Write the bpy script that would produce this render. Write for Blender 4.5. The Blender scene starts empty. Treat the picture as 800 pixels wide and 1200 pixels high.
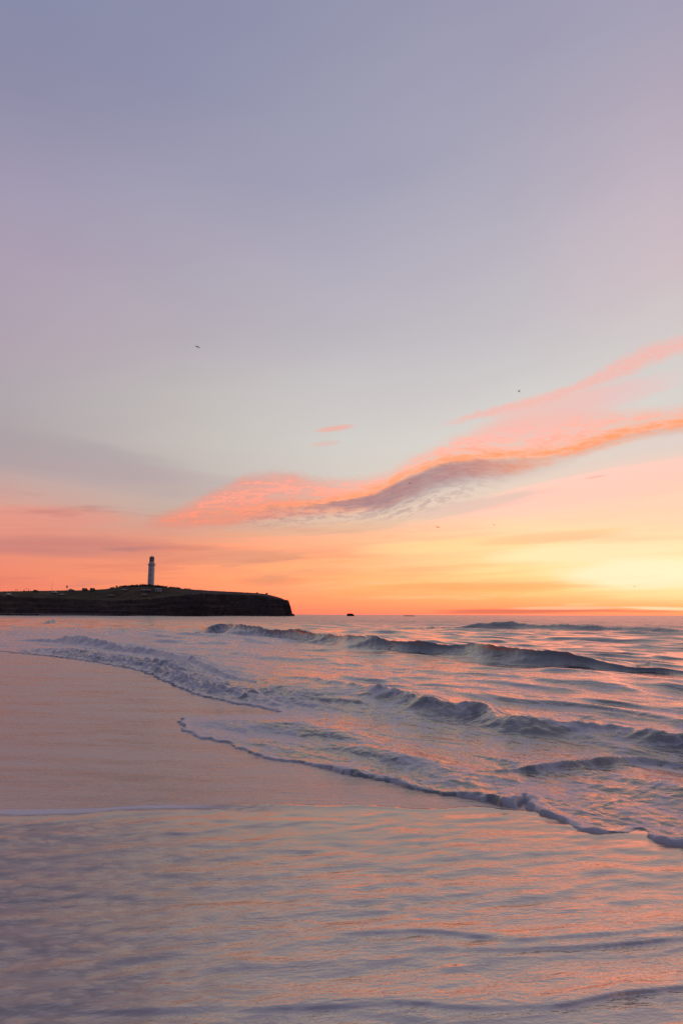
import bpy, bmesh, math, random
import numpy as np
from mathutils import Vector

random.seed(7)
RNG = np.random.default_rng(11)
SC = bpy.context.scene
COL = SC.collection

# ------------------------------------------------------------------ camera
H_EYE = 1.6
F = 800.0                      # focal length in photo pixels (800 wide)
PITCH = math.atan(120.0 / F)
ROLL = math.radians(0.17)
CP, SP = math.cos(PITCH), math.sin(PITCH)
CR, SR = math.cos(ROLL), math.sin(ROLL)


def ray(px, py):
    """world direction seen at a photo pixel"""
    a, b = px - 400.0, 600.0 - py
    a, b = a * CR + b * SR * 1.0, -a * SR * -1.0 + b * CR
    return Vector((a, F * CP - b * SP, F * SP + b * CP)).normalized()


def at(px, py, z=0.0):
    """point at height z seen at a photo pixel"""
    d = ray(px, py)
    if d.z > -0.0012:
        d.z = -0.0012
    t = (z - H_EYE) / d.z
    return np.array((d.x * t, d.y * t))


def far(px, py, Y):
    """point at depth Y seen at a photo pixel"""
    d = ray(px, py)
    t = Y / d.y
    return Vector((d.x * t, Y, H_EYE + d.z * t))


def azel(px, py):
    d = ray(px, py)
    return math.degrees(math.atan2(d.x, d.y)), math.degrees(math.asin(d.z))


cam = bpy.data.cameras.new("camera")
cam.sensor_fit = 'VERTICAL'
cam.sensor_height = 36.0
cam.lens = 36.0 * F / 1200.0
cam.clip_start = 0.05
cam.clip_end = 60000.0
camo = bpy.data.objects.new("camera", cam)
COL.objects.link(camo)
camo.location = (0, 0, H_EYE)
from mathutils import Matrix
camo.matrix_world = (Matrix.Translation((0, 0, H_EYE))
                     @ Matrix.Rotation(math.pi / 2 + PITCH, 4, 'X')
                     @ Matrix.Rotation(ROLL, 4, 'Z'))
SC.camera = camo
SC.view_settings.view_transform = 'Standard'
SC.view_settings.look = 'None'
SC.view_settings.exposure = 0.0
SC.view_settings.gamma = 1.0
SC.view_settings.use_curve_mapping = False


# ------------------------------------------------------------------ node helpers
def lin(c):
    out = []
    for v in c[:3]:
        v = v / 255.0
        out.append(v / 12.92 if v <= 0.04045 else ((v + 0.055) / 1.055) ** 2.4)
    return tuple(out) + (1.0,)


class G:
    """small expression builder over a node tree"""
    def __init__(self, tree):
        self.t = tree
        self.n = tree.nodes
        self.l = tree.links

    def put(self, sock, v):
        if isinstance(v, E):
            self.l.new(v.s, sock)
        elif isinstance(v, bpy.types.NodeSocket):
            self.l.new(v, sock)
        else:
            try:
                sock.default_value = v
            except Exception:
                sock.default_value = (v, v, v)

    def math(self, op, a, b=None, c=None, clamp=False):
        nd = self.n.new('ShaderNodeMath')
        nd.operation = op
        nd.use_clamp = clamp
        self.put(nd.inputs[0], a)
        if b is not None:
            self.put(nd.inputs[1], b)
        if c is not None:
            self.put(nd.inputs[2], c)
        return E(self, nd.outputs[0])

    def smooth(self, x, a, b):
        nd = self.n.new('ShaderNodeMapRange')
        nd.interpolation_type = 'SMOOTHSTEP'
        self.put(nd.inputs[0], x)
        nd.inputs[1].default_value = a
        nd.inputs[2].default_value = b
        return E(self, nd.outputs[0])

    def remap(self, x, a, b, c, d):
        nd = self.n.new('ShaderNodeMapRange')
        self.put(nd.inputs[0], x)
        for i, v in enumerate((a, b, c, d)):
            nd.inputs[i + 1].default_value = v
        return E(self, nd.outputs[0])

    def vec(self, x, y, z=0.0):
        nd = self.n.new('ShaderNodeCombineXYZ')
        self.put(nd.inputs[0], x)
        self.put(nd.inputs[1], y)
        self.put(nd.inputs[2], z)
        return E(self, nd.outputs[0])

    def sep(self, v):
        nd = self.n.new('ShaderNodeSeparateXYZ')
        self.put(nd.inputs[0], v)
        return [E(self, o) for o in nd.outputs]

    def noise(self, v, scale=1.0, detail=3.0, rough=0.5, dist=0.0):
        nd = self.n.new('ShaderNodeTexNoise')
        self.put(nd.inputs['Vector'], v)
        nd.inputs['Scale'].default_value = scale
        nd.inputs['Detail'].default_value = detail
        nd.inputs['Roughness'].default_value = rough
        nd.inputs['Distortion'].default_value = dist
        return E(self, nd.outputs[0])

    def voronoi(self, v, scale=1.0, feature='DISTANCE_TO_EDGE'):
        nd = self.n.new('ShaderNodeTexVoronoi')
        nd.feature = feature
        self.put(nd.inputs['Vector'], v)
        nd.inputs['Scale'].default_value = scale
        return E(self, nd.outputs['Distance'])

    def ramp(self, x, stops, interp='LINEAR'):
        nd = self.n.new('ShaderNodeValToRGB')
        cr = nd.color_ramp
        cr.interpolation = interp
        while len(cr.elements) > 1:
            cr.elements.remove(cr.elements[-1])
        for i, (p, c) in enumerate(stops):
            e = cr.elements[0] if i == 0 else cr.elements.new(p)
            e.position = p
            e.color = c
        self.put(nd.inputs[0], x)
        return E(self, nd.outputs[0])

    def mix(self, f, a, b):
        nd = self.n.new('ShaderNodeMix')
        nd.data_type = 'RGBA'
        self.put(nd.inputs[0], f)
        self.put(nd.inputs[6], a)
        self.put(nd.inputs[7], b)
        return E(self, nd.outputs[2])

    def blend(self, kind, f, a, b):
        e = self.mix(f, a, b)
        e.s.node.blend_type = kind
        return e

    def curve(self, x, pts):
        """smooth curve through (x, y) points"""
        x0, x1 = pts[0][0], pts[-1][0]
        ys = [p[1] for p in pts]
        y0, y1 = min(ys) - 1e-3, max(ys) + 1e-3
        nd = self.n.new('ShaderNodeFloatCurve')
        c = nd.mapping.curves[0]
        q = [((p[0] - x0) / (x1 - x0), (p[1] - y0) / (y1 - y0)) for p in pts]
        c.points[0].location = q[0]
        c.points[1].location = q[-1]
        for p in q[1:-1]:
            c.points.new(*p)
        nd.mapping.update()
        self.put(nd.inputs['Value'], self.remap(x, x0, x1, 0, 1))
        return self.remap(E(self, nd.outputs[0]), 0, 1, y0, y1)

    def node(self, kind, **kw):
        nd = self.n.new(kind)
        for k, v in kw.items():
            self.put(nd.inputs[k], v)
        return nd


class E:
    def __init__(self, g, s):
        self.g, self.s = g, s

    def __add__(self, o): return self.g.math('ADD', self, o)
    __radd__ = __add__
    def __sub__(self, o): return self.g.math('SUBTRACT', self, o)
    def __rsub__(self, o): return self.g.math('SUBTRACT', o, self)
    def __mul__(self, o): return self.g.math('MULTIPLY', self, o)
    __rmul__ = __mul__
    def __truediv__(self, o): return self.g.math('DIVIDE', self, o)


# ------------------------------------------------------------------ the sky
SUN_AZ, SUN_EL = math.radians(38.0), math.radians(1.5)
world = bpy.data.worlds.new("World")
SC.world = world
world.use_nodes = True
wt = world.node_tree
wt.nodes.clear()
g = G(wt)
tc = wt.nodes.new('ShaderNodeTexCoord')
dx, dy, dz = g.sep(tc.outputs['Generated'])
az = g.math('ARCTAN2', dx, dy) * (180 / math.pi)
el = g.math('ARCSINE', dz) * (180 / math.pi)
elc = g.math('MAXIMUM', el, 0.0)

YS = [0, 100, 200, 300, 400, 460, 520, 560, 600, 620, 640, 670, 690, 708, 719]
TAB = {
    0:   [(136,136,170),(144,141,172),(160,151,180),(172,157,181),(178,163,180),(176,166,176),(176,163,170),(196,164,164),(222,158,148),(228,148,134),(230,142,126),(238,136,114),(242,130,108),(240,122,106),(228,110,102)],
    200: [(140,140,173),(146,145,176),(158,153,181),(172,162,184),(182,171,185),(190,181,186),(196,186,187),(194,179,179),(200,172,164),(216,158,144),(240,150,124),(250,152,116),(252,146,108),(252,136,106),(244,122,104)],
    400: [(148,147,177),(154,152,180),(161,158,185),(175,168,190),(190,182,195),(203,195,201),(212,205,205),(214,203,200),(224,200,188),(234,184,158),(254,182,140),(255,184,126),(255,172,114),(255,154,108),(248,134,106)],
    600: [(156,153,182),(164,159,185),(172,166,189),(186,178,195),(200,192,202),(210,203,207),(220,212,210),(230,210,202),(248,208,186),(254,212,174),(255,218,166),(255,222,158),(255,204,130),(255,168,110),(250,144,104)],
    800: [(165,158,185),(178,166,188),(192,176,195),(206,188,200),(210,200,205),(215,207,208),(228,208,205),(248,208,192),(255,212,184),(255,218,182),(255,226,178),(255,240,192),(255,228,164),(255,192,126),(252,158,108)],
}


def elramp(stops):
    st = sorted((max(e, 0) / 90.0, lin(c)) for e, c in stops)
    return g.ramp(elc * (1 / 90.0), st, 'LINEAR')


cols = []
for x, row in TAB.items():
    st = [(azel(x, y)[1], c) for y, c in zip(YS, row)]
    st.append((90, (118, 122, 163)))
    cols.append((azel(x, 600)[0], elramp(st)))
LEFT = [(0,(150,86,92)),(4,(170,100,100)),(10,(165,120,130)),(20,(150,128,150)),(35,(128,128,160)),(90,(118,122,163))]
RIGHT = [(0,(250,140,100)),(3,(255,185,125)),(7,(250,195,155)),(15,(215,175,175)),(30,(175,158,182)),(90,(118,122,163))]
BACK = [(0,(66,70,94)),(6,(88,80,104)),(14,(96,92,122)),(30,(100,104,140)),(90,(116,120,160))]
cols = ([(-140.0, elramp(BACK)), (-65.0, elramp(LEFT))] + cols
        + [(65.0, elramp(RIGHT)), (140.0, elramp(BACK))])
base = cols[0][1]
for (a0, _), (a1, c1) in zip(cols, cols[1:]):
    base = g.mix(g.remap(az, a0, a1, 0, 1), base, c1)

# slow large unevenness
n_big = g.noise(g.vec(az * 0.05, el * 0.16 - az * 0.02, 3.1), 1.0, 3, 0.5)
base = g.blend('MULTIPLY', 1.0, base, g.ramp(n_big, [(0.25, (0.98, 1.0, 0.945, 1)), (0.75, (1.03, 1.07, 0.985, 1))]))

# long thin streak clouds low in the sky
sl = el - az * 0.035
s1 = g.noise(g.vec(az * 0.075, sl * 0.62, 1.7), 1.0, 5, 0.55, 0.25)
s2 = g.noise(g.vec(az * 0.10, sl * 1.5, 8.3), 1.0, 4, 0.55, 0.3)
low = g.smooth(el, 0.2, 2.0) * g.smooth(el, 13.0, 7.0)
leftness = g.smooth(az, 6.0, -22.0)
mauve = g.smooth(s1, 0.50, 0.72) * low * (leftness * 0.75 + 0.12)
base = g.mix(mauve, base, lin((176, 120, 122)))
warm = g.smooth(s2, 0.47, 0.70) * low * g.smooth(el, 9.5, 5.0)
base = g.mix(warm * (g.smooth(az, -24.0, 4.0) * 0.30 + 0.20), base, g.mix(g.smooth(az, -20.0, 22.0), lin((255, 140, 104)), lin((255, 236, 172))))
cool = g.smooth(s2, 0.50, 0.30) * low * g.smooth(el, 9.0, 4.0)
base = g.mix(cool * 0.30, base, g.mix(g.smooth(az, -20.0, 22.0), lin((214, 118, 108)), lin((255, 178, 120))))


def patch(px, py, rx, ry, col, amt, tilt=0.0, warp=0.5):
    """one soft cloud of its own, with a ragged edge"""
    global base
    a0, e0 = azel(px, py)
    da = az - a0
    de = el - e0 - da * tilt
    nn = g.noise(g.vec(da * (1.6 / rx), de * (1.4 / ry), px * 0.17), 1.0, 5, 0.6) - 0.5
    r2 = da * da * (1 / rx ** 2) + de * de * (1 / ry ** 2)
    m = g.smooth(r2 + nn * (2.0 * warp), 1.15, 0.1)
    base = g.mix(m * amt, base, lin(col))


patch(80, 640, 9.0, 1.0, (190, 128, 126), 0.55, 0.02)
patch(250, 652, 9.0, 0.8, (200, 130, 122), 0.3, 0.03)
patch(60, 535, 12.0, 2.0, (172, 158, 164), 0.5, -0.06)
patch(180, 565, 10.0, 1.4, (186, 164, 166), 0.4, -0.05)
patch(320, 681, 3.6, 0.55, (218, 136, 112), 0.4, 0.0)
patch(690, 648, 9.0, 1.0, (255, 240, 190), 0.7, 0.03)
patch(760, 672, 8.0, 1.4, (255, 246, 205), 0.8, 0.0)
patch(560, 688, 10.0, 0.45, (255, 170, 105), 0.6, 0.0)
patch(520, 640, 9.0, 0.7, (255, 226, 160), 0.55, 0.05)
patch(640, 630, 7.0, 0.5, (255, 190, 140), 0.5, 0.06)
patch(700, 570, 12.0, 1.6, (252, 205, 188), 0.5, 0.14)
patch(40, 605, 8.0, 1.0, (236, 144, 126), 0.4, 0.04)
patch(610, 716, 8.5, 0.26, (226, 112, 92), 0.75, 0.012)
patch(665, 712.5, 5.5, 0.16, (255, 196, 150), 0.85, 0.01)
patch(680, 708, 1.6, 0.12, (255, 200, 140), 0.7, 0.02)
patch(778, 713, 3.4, 0.15, (255, 226, 176), 0.85, -0.03)
patch(745, 716.5, 4.0, 0.10, (230, 120, 95), 0.6, 0.0)

# the main cloud: curves of azimuth against elevation
def cpts(lst):
    return [azel(*p) for p in lst]


up_pts = cpts([(166, 614), (210, 600), (260, 577), (320, 559), (380, 566), (430, 564), (480, 542), (540, 514), (600, 497), (640, 489), (690, 487), (750, 485), (800, 482), (880, 470)])
lo_pts = cpts([(166, 616), (210, 618), (260, 616), (320, 608), (380, 604), (430, 600), (480, 582), (540, 560), (600, 556), (640, 545), (690, 530), (750, 515), (800, 505), (880, 500)])
rid_pts = cpts([(166, 615), (210, 610), (260, 604), (320, 596), (380, 590), (430, 580), (480, 557), (540, 539), (600, 536), (640, 533), (690, 521), (750, 505), (800, 497), (880, 486)])
wv = g.noise(g.vec(az * 0.55, el * 0.9, 0.0), 1.0, 4, 0.55) - 0.5
wv2 = g.noise(g.vec(az * 1.6, el * 4.5 - az * 0.8, 5.0), 1.0, 4, 0.6) - 0.5
ew = el + wv * 0.55 + wv2 * 0.30
up = g.curve(az, up_pts)
lo = g.curve(az, lo_pts)
rid = g.curve(az, rid_pts)
span = g.smooth(az, azel(148, 612)[0], azel(205, 600)[0])
# flow aligned ripples: coordinates that follow the cloud
fv = el - rid
ripn = g.noise(g.vec(az * 0.75 + wv * 1.2, fv * 3.4 + az * 0.35 + wv2 * 0.8, 2.0), 1.0, 5, 0.66, 0.2)
rip_r = g.noise(g.vec(az * 2.2 + fv * 1.4, fv * 5.2 - az * 1.3, 4.0), 1.0, 3, 0.55, 0.4)
gap = g.noise(g.vec(az * 0.22 + wv * 0.5, fv * 1.1 + az * 0.12, 9.0), 1.0, 4, 0.6)
lit_m = g.smooth(ew + wv2 * 0.5 - up, 0.85, -0.5) * g.smooth(ew - lo, -0.35, 0.55) * span * (g.smooth(gap, 0.36, 0.56) * 0.45 + 0.70)
tone = g.smooth(fv, 1.6, -0.3)
litcol = g.mix(tone, g.mix(g.smooth(az, -14.0, 10.0), lin((250, 164, 140)), lin((252, 184, 166))), g.mix(g.smooth(az, -14.0, 8.0), lin((252, 150, 120)), lin((255, 172, 128))))
tex = g.smooth(ripn, 0.36, 0.66)
tex2 = g.smooth(rip_r, 0.34, 0.62)
base = g.mix(lit_m * (tex * 0.38 + tex2 * 0.14 + 0.46), g.mix(lit_m * g.smooth(az, 6.0, -6.0) * 0.55, base, lin((190, 132, 132))), litcol)
# bright warm seam just over the shaded underside
seam = g.smooth(g.math('ABSOLUTE', fv + wv * 0.25 - 0.15), 0.55, 0.0) * span * g.smooth(az, -15.0, -2.0)
base = g.mix(seam * (tex * 0.50 + 0.38), base, lin((255, 162, 108)))
# mauve underside
ew3 = el + wv * 0.45 + wv2 * 0.30
und_w = g.curve(az, [(azel(300, 600)[0], 0.02), (azel(360, 590)[0], 0.35), (azel(420, 585)[0], 1.0), (azel(480, 570)[0], 2.4), (azel(540, 550)[0], 2.2), (azel(600, 540)[0], 1.9), (azel(660, 530)[0], 1.3), (azel(720, 520)[0], 0.6), (azel(760, 510)[0], 0.7), (azel(820, 500)[0], 0.9)])
uu = (rid - ew3) / g.math('MAXIMUM', und_w, 0.05)
und = g.smooth(uu, -0.05, 0.16) * g.smooth(uu, 1.2, 0.5) * g.smooth(az, azel(300, 600)[0], azel(440, 580)[0])
base = g.mix(und * (tex * 0.14 + 0.66) * g.smooth(az, 19.0, 9.0) + und * g.smooth(az, 10.0, 20.0) * 0.14, base, g.mix(g.smooth(az, 2.0, 18.0), lin((142, 118, 134)), lin((178, 134, 142))))
# grey rippled veil under the left half
veil_c = g.curve(az, cpts([(230, 612), (330, 603), (400, 598), (460, 596), (540, 575), (640, 560)]))
veil = g.smooth(g.math('ABSOLUTE', el - veil_c + wv2 * 0.5), 1.5, 0.1) * g.smooth(az, azel(230, 600)[0], azel(330, 600)[0]) * g.smooth(az, azel(620, 600)[0], azel(480, 600)[0])
base = g.mix(veil * g.smooth(ripn, 0.44, 0.60) * 0.55, base, lin((172, 138, 146)))
# pink upper strand
st_c = g.curve(az, cpts([(500, 505), (540, 491), (590, 479), (640, 466), (690, 447), (730, 430), (770, 412), (810, 402), (880, 392)]))
st_w = g.curve(az, [(azel(500, 505)[0], 0.12), (azel(560, 487)[0], 0.38), (azel(640, 466)[0], 0.42), (azel(690, 447)[0], 0.55), (azel(740, 430)[0], 0.95), (azel(800, 403)[0], 0.75), (azel(880, 392)[0], 0.6)])
dd = (el - st_c + wv * 0.6 + wv2 * 0.55) / st_w
strand = g.smooth(g.math('ABSOLUTE', dd), 1.25, 0.15) * g.smooth(az, azel(495, 505)[0], azel(570, 487)[0])
base = g.mix(strand * (tex2 * 0.40 + 0.45), base, lin((250, 182, 170)))
patch(392, 502, 1.9, 0.28, (240, 176, 160), 0.75, 0.14, 0.4)
patch(380, 520, 1.5, 0.26, (226, 188, 178), 0.6, 0.10, 0.4)
patch(640, 484, 7.0, 1.7, (244, 190, 180), 0.72, 0.16, 0.7)
patch(730, 462, 4.5, 1.1, (238, 194, 192), 0.5, 0.2, 0.8)
patch(560, 592, 6.5, 0.7, (228, 190, 180), 0.5, 0.16, 0.7)
patch(697, 559, 0.9, 0.10, (236, 170, 156), 0.5, 0.10, 0.5)

# below the horizon nothing shows; keep it dim
base = g.mix(g.smooth(el, 0.0, -4.0), base, lin((110, 92, 104)))

# the glow is over-exposed in red: more red light than the picture can show
sepc = wt.nodes.new('ShaderNodeSeparateColor')
g.put(sepc.inputs[0], base)
red = E(g, sepc.outputs[0])
over = g.smooth(red, 0.84, 1.0) * g.smooth(az, -16.0, 6.0) * g.smooth(az, 120.0, 50.0) * g.smooth(el, 17.0, 6.0)
comb = wt.nodes.new('ShaderNodeCombineColor')
g.put(comb.inputs[0], red * (1.0 + over * 1.5))
g.put(comb.inputs[1], E(g, sepc.outputs[1]))
g.put(comb.inputs[2], E(g, sepc.outputs[2]))
base = E(g, comb.outputs[0])
nish = wt.nodes.new('ShaderNodeTexSky')
nish.sky_type = 'NISHITA'
nish.sun_disc = False
nish.sun_elevation = SUN_EL
nish.sun_rotation = SUN_AZ
bg1 = wt.nodes.new('ShaderNodeBackground')
g.put(bg1.inputs[0], base)
bg1.inputs[1].default_value = 1.0
bg2 = wt.nodes.new('ShaderNodeBackground')
wt.links.new(nish.outputs[0], bg2.inputs[0])
bg2.inputs[1].default_value = 0.0008
addw = wt.nodes.new('ShaderNodeAddShader')
wt.links.new(bg1.outputs[0], addw.inputs[0])
wt.links.new(bg2.outputs[0], addw.inputs[1])
wo = wt.nodes.new('ShaderNodeOutputWorld')
wt.links.new(addw.outputs[0], wo.inputs[0])
world.cycles.sampling_method = 'MANUAL'
world.cycles.sample_map_resolution = 512

sun = bpy.data.lights.new("sun", 'SUN')
sun.energy = 0.03
sun.angle = math.radians(12)
sun.color = (1.0, 0.62, 0.38)
suno = bpy.data.objects.new("sun", sun)
COL.objects.link(suno)
sd = Vector((math.sin(SUN_AZ) * math.cos(SUN_EL), math.cos(SUN_AZ) * math.cos(SUN_EL), math.sin(SUN_EL)))
suno.rotation_euler = sd.to_track_quat('Z', 'Y').to_euler()
suno.location = sd * 50


# ------------------------------------------------------------------ numpy helpers
GT = RNG.uniform(0, 2 * math.pi, (256, 256))
GX, GY = np.cos(GT), np.sin(GT)


def perlin(x, y, seed=0):
    x = x + seed * 37.31
    y = y + seed * 91.77
    xi, yi = np.floor(x).astype(np.int64), np.floor(y).astype(np.int64)
    xf, yf = x - xi, y - yi
    u = xf * xf * xf * (xf * (xf * 6 - 15) + 10)
    v = yf * yf * yf * (yf * (yf * 6 - 15) + 10)

    def gr(a, b, fx, fy):
        i, j = a & 255, b & 255
        return GX[i, j] * fx + GY[i, j] * fy
    n00, n10 = gr(xi, yi, xf, yf), gr(xi + 1, yi, xf - 1, yf)
    n01, n11 = gr(xi, yi + 1, xf, yf - 1), gr(xi + 1, yi + 1, xf - 1, yf - 1)
    a = n00 + u * (n10 - n00)
    b = n01 + u * (n11 - n01)
    return (a + v * (b - a)) * 1.5


def sstep(x, a, b):
    t = np.clip((x - a) / (b - a), 0, 1)
    return t * t * (3 - 2 * t)


def catmull(P, k=8):
    P = np.asarray(P, float)
    Q = np.vstack([2 * P[0] - P[1], P, 2 * P[-1] - P[-2]])
    out = []
    for i in range(1, len(Q) - 2):
        for j in range(k):
            t = j / k
            p0, p1, p2, p3 = Q[i - 1], Q[i], Q[i + 1], Q[i + 2]
            out.append(0.5 * (2 * p1 + (p2 - p0) * t + (2 * p0 - 5 * p1 + 4 * p2 - p3) * t * t + (-p0 + 3 * p1 - 3 * p2 + p3) * t ** 3))
    out.append(P[-1])
    return np.array(out)


def polydist(X, Y, P, box=None):
    """signed distance to polyline P[:, :2] (positive on its left) and interpolated extra columns"""
    shp = X.shape
    X, Y = X.ravel(), Y.ravel()
    best = np.full(X.shape, 1e18)
    sgn = np.ones(X.shape)
    ext = np.zeros((P.shape[1] - 2,) + X.shape)
    for a, b in zip(P[:-1], P[1:]):
        ex, ey = b[0] - a[0], b[1] - a[1]
        L = ex * ex + ey * ey + 1e-12
        t = np.clip(((X - a[0]) * ex + (Y - a[1]) * ey) / L, 0, 1)
        qx, qy = X - a[0] - t * ex, Y - a[1] - t * ey
        d = qx * qx + qy * qy
        m = d < best
        cr = ex * (Y - a[1]) - ey * (X - a[0])
        best = np.where(m, d, best)
        sgn = np.where(m, np.sign(cr), sgn)
        for k in range(ext.shape[0]):
            ext[k] = np.where(m, a[k + 2] + t * (b[k + 2] - a[k + 2]), ext[k])
    return (np.sqrt(best) * sgn).reshape(shp), ext.reshape((ext.shape[0],) + shp)


def grid_mesh(name, X, Y, Z, mat, attrs=None, keep=None, wrap=False):
    nr, nc = X.shape
    me = bpy.data.meshes.new(name)
    co = np.stack([X, Y, Z], -1).reshape(-1, 3).astype(np.float32)
    idx = np.arange(nr * nc).reshape(nr, nc)
    if wrap:
        i2 = np.concatenate([idx, idx[:, :1]], 1)
    else:
        i2 = idx
    quads = np.stack([i2[:-1, :-1], i2[:-1, 1:], i2[1:, 1:], i2[1:, :-1]], -1)
    if keep is not None:
        kp = keep if not wrap else np.concatenate([keep, keep[:, :1]], 1)
        ok = kp[:-1, :-1] | kp[:-1, 1:] | kp[1:, 1:] | kp[1:, :-1]
        quads = quads[ok]
    quads = quads.reshape(-1, 4)
    used = np.unique(quads)
    rem = np.full(nr * nc, -1, np.int64)
    rem[used] = np.arange(len(used))
    quads = rem[quads]
    co = co[used]
    me.vertices.add(len(co))
    me.vertices.foreach_set('co', co.ravel())
    me.loops.add(quads.size)
    me.loops.foreach_set('vertex_index', quads.ravel().astype(np.int32))
    me.polygons.add(len(quads))
    me.polygons.foreach_set('loop_start', np.arange(0, quads.size, 4, dtype=np.int32))
    me.polygons.foreach_set('use_smooth', np.ones(len(quads), bool))
    for k, v in (attrs or {}).items():
        at_ = me.attributes.new(k, 'FLOAT', 'POINT')
        at_.data.foreach_set('value', v.ravel()[used].astype(np.float32))
    me.update(calc_edges=True)
    me.validate()
    me.materials.append(mat)
    o = bpy.data.objects.new(name, me)
    COL.objects.link(o)
    return o


def structure(o):
    o['kind'] = 'structure'
    return o


def new_mat(name):
    m = bpy.data.materials.new(name)
    m.use_nodes = True
    m.node_tree.nodes.clear()
    gg = G(m.node_tree)
    out = m.node_tree.nodes.new('ShaderNodeOutputMaterial')
    bs = m.node_tree.nodes.new('ShaderNodeBsdfPrincipled')
    m.node_tree.links.new(bs.outputs[0], out.inputs[0])
    gg.out, gg.bs = out, bs
    t = m.node_tree.nodes.new('ShaderNodeTexCoord')
    gg.obj = E(gg, t.outputs['Object'])
    return m, gg


def simple(name, col, rough=0.6, var=0.12, scale=3.0, metal=0.0):
    m, q = new_mat(name)
    n = q.noise(q.obj, scale, 5, 0.6)
    a = tuple(c * (1 - var) for c in col) + (1,)
    b = tuple(min(1, c * (1 + var)) for c in col) + (1,)
    q.put(q.bs.inputs['Base Color'], q.ramp(n, [(0.3, a), (0.7, b)]))
    q.put(q.bs.inputs['Roughness'], rough)
    q.bs.inputs['Metallic'].default_value = metal
    return m


# ------------------------------------------------------------------ shoreline and waves (plan view)
shore_px = [(0, 763), (60, 769), (120, 777), (165, 786), (190, 796), (222, 810), (255, 820), (300, 828), (326, 833),
            (322, 837), (285, 838), (245, 839), (215, 840.5), (212, 845), (216, 853), (226, 860), (245, 867), (268, 870), (290, 880),
            (320, 889), (350, 893), (385, 900), (410, 907), (450, 915), (480, 922), (520, 930), (560, 936), (592, 943),
            (608, 946), (613, 940), (617, 938), (619, 946), (630, 955), (655, 962), (680, 973), (705, 979), (735, 978), (755, 974), (762, 984), (780, 990),
            (800, 995), (860, 1010), (960, 1040)]
P = [at(*p) for p in shore_px]
lip_px = {0: .05, 165: .06, 255: .05, 300: .02, 322: .012, 245: .022, 213: .028}
lips = []
for x, y in shore_px:
    if y < 830:
        l = .026
    elif x < 345 and y < 838:
        l = .012
    elif x < 400:
        l = .013
    elif x < 605:
        l = .030
    elif x < 612:
        l = .03
    elif x < 690:
        l = .052
    elif x < 712:
        l = .05
    elif x < 758:
        l = .018
    else:
        l = .055
    lips.append(l)
pre = [(-900, 520), (-320, 400), (-130, 180), (-48, 70), (-24, 40)]
post = [(6.5, 3.2), (12, 1.5), (30, -4), (200, -60)]
lipf = [.7 if y < 830 else .4 if (x < 345 and y < 838) else .85 if x < 400 else .42 if x < 605 else .3 if 712 < x < 758 else .95 for x, y in shore_px]
lipw = [.10 if y < 830 else .05 if (x < 345 and y < 838) else .06 if x < 380 else .19 if x < 600 else .09 for x, y in shore_px]
rows = [(a, b, .05, .7, .1) for a, b in pre] + [(p[0], p[1], l, f, w) for p, l, f, w in zip(P, lips, lipf, lipw)] + [(a, b, .05, .8, .1) for a, b in post]
SHORE = np.vstack([np.array(rows[:5])[:4], catmull(rows[4:5 + len(P) + 1], 5), np.array(rows[-3:])])


def shore_dist(X, Y):
    """positive on the sea side; also the lip height"""
    d, e = polydist(X, Y, SHORE)
    Q = np.vstack([SHORE[:, :2], [(1e5, -60), (1e5, 1e5), (-1e5, 1e5), (-1e5, 520)]])
    ins = np.zeros(X.shape, bool)
    for a, b in zip(Q, np.roll(Q, -1, 0)):
        if a[1] == b[1]:
            continue
        c = ((a[1] > Y) != (b[1] > Y)) & (X < (b[0] - a[0]) * (Y - a[1]) / (b[1] - a[1]) + a[0])
        ins ^= c
    return np.abs(d) * np.where(ins, 1.0, -1.0), e


def crest(pts, wf_k=1.1, cap=9.0):
    """crest polyline from (x, crest y, foot y) photo points: columns x, y, height"""
    out = []
    for x, yc, yf in pts:
        p = at(x, yf)
        A = 0.3
        for _ in range(12):
            yy = p[1] + wf_k * A
            d = ray(x, yc)
            A = min(cap, max(0.0, H_EYE + d.z / d.y * yy))
        out.append((p[0] * (1 + wf_k * A / p[1]), p[1] + wf_k * A, A))
    return catmull(out, 5)


W1 = crest([(205, 741, 742), (235, 738, 742), (250, 733, 743.5), (272, 728.5, 744), (300, 730.5, 747), (330, 734, 749), (357, 735.5, 751), (390, 738, 755), (417, 738.5, 759), (445, 739.5, 763), (480, 744.5, 766), (520, 749.5, 768), (560, 752, 771), (590, 755, 776), (630, 757, 781), (665, 762, 783), (698, 768, 785), (735, 776, 788), (775, 783, 789), (830, 790, 793)])
W1B = crest([(480, 737, 737.5), (541, 733.5, 737), (587, 730.5, 737.5), (621, 730.5, 738), (672, 733, 739), (732, 735, 741), (800, 738, 744), (900, 744, 748)])
W2 = crest([(330, 799, 801), (380, 798, 810), (421, 804, 819), (460, 809, 828), (490, 812, 834), (520, 819, 840), (545, 821, 844), (572, 823, 848), (590, 830, 856), (607, 831, 860), (635, 836, 862), (662, 843, 864), (690, 844, 867), (712, 847, 869), (728, 845, 871), (750, 849, 874), (800, 859, 882), (860, 872, 897), (960, 893, 920)])
W2B = crest([(560, 905, 906), (620, 899, 905), (660, 895, 903), (700, 889, 900), (740, 885, 897), (765, 888, 898), (800, 894, 903), (900, 910, 918)])
W3 = crest([(20, 750, 751), (48, 748, 752), (62, 748, 753), (78, 743, 754), (92, 743.5, 756), (120, 749, 760), (150, 755, 765), (180, 760, 768), (200, 763, 772), (228, 772, 780), (262, 788, 793), (300, 800, 803)])
WF1 = crest([(300, 727, 728.5), (400, 726, 729), (520, 726, 729)])
WSM = crest([(48, 731, 731.5), (56, 728.5, 731.5), (66, 728, 731.2), (80, 730, 731)])


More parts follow.
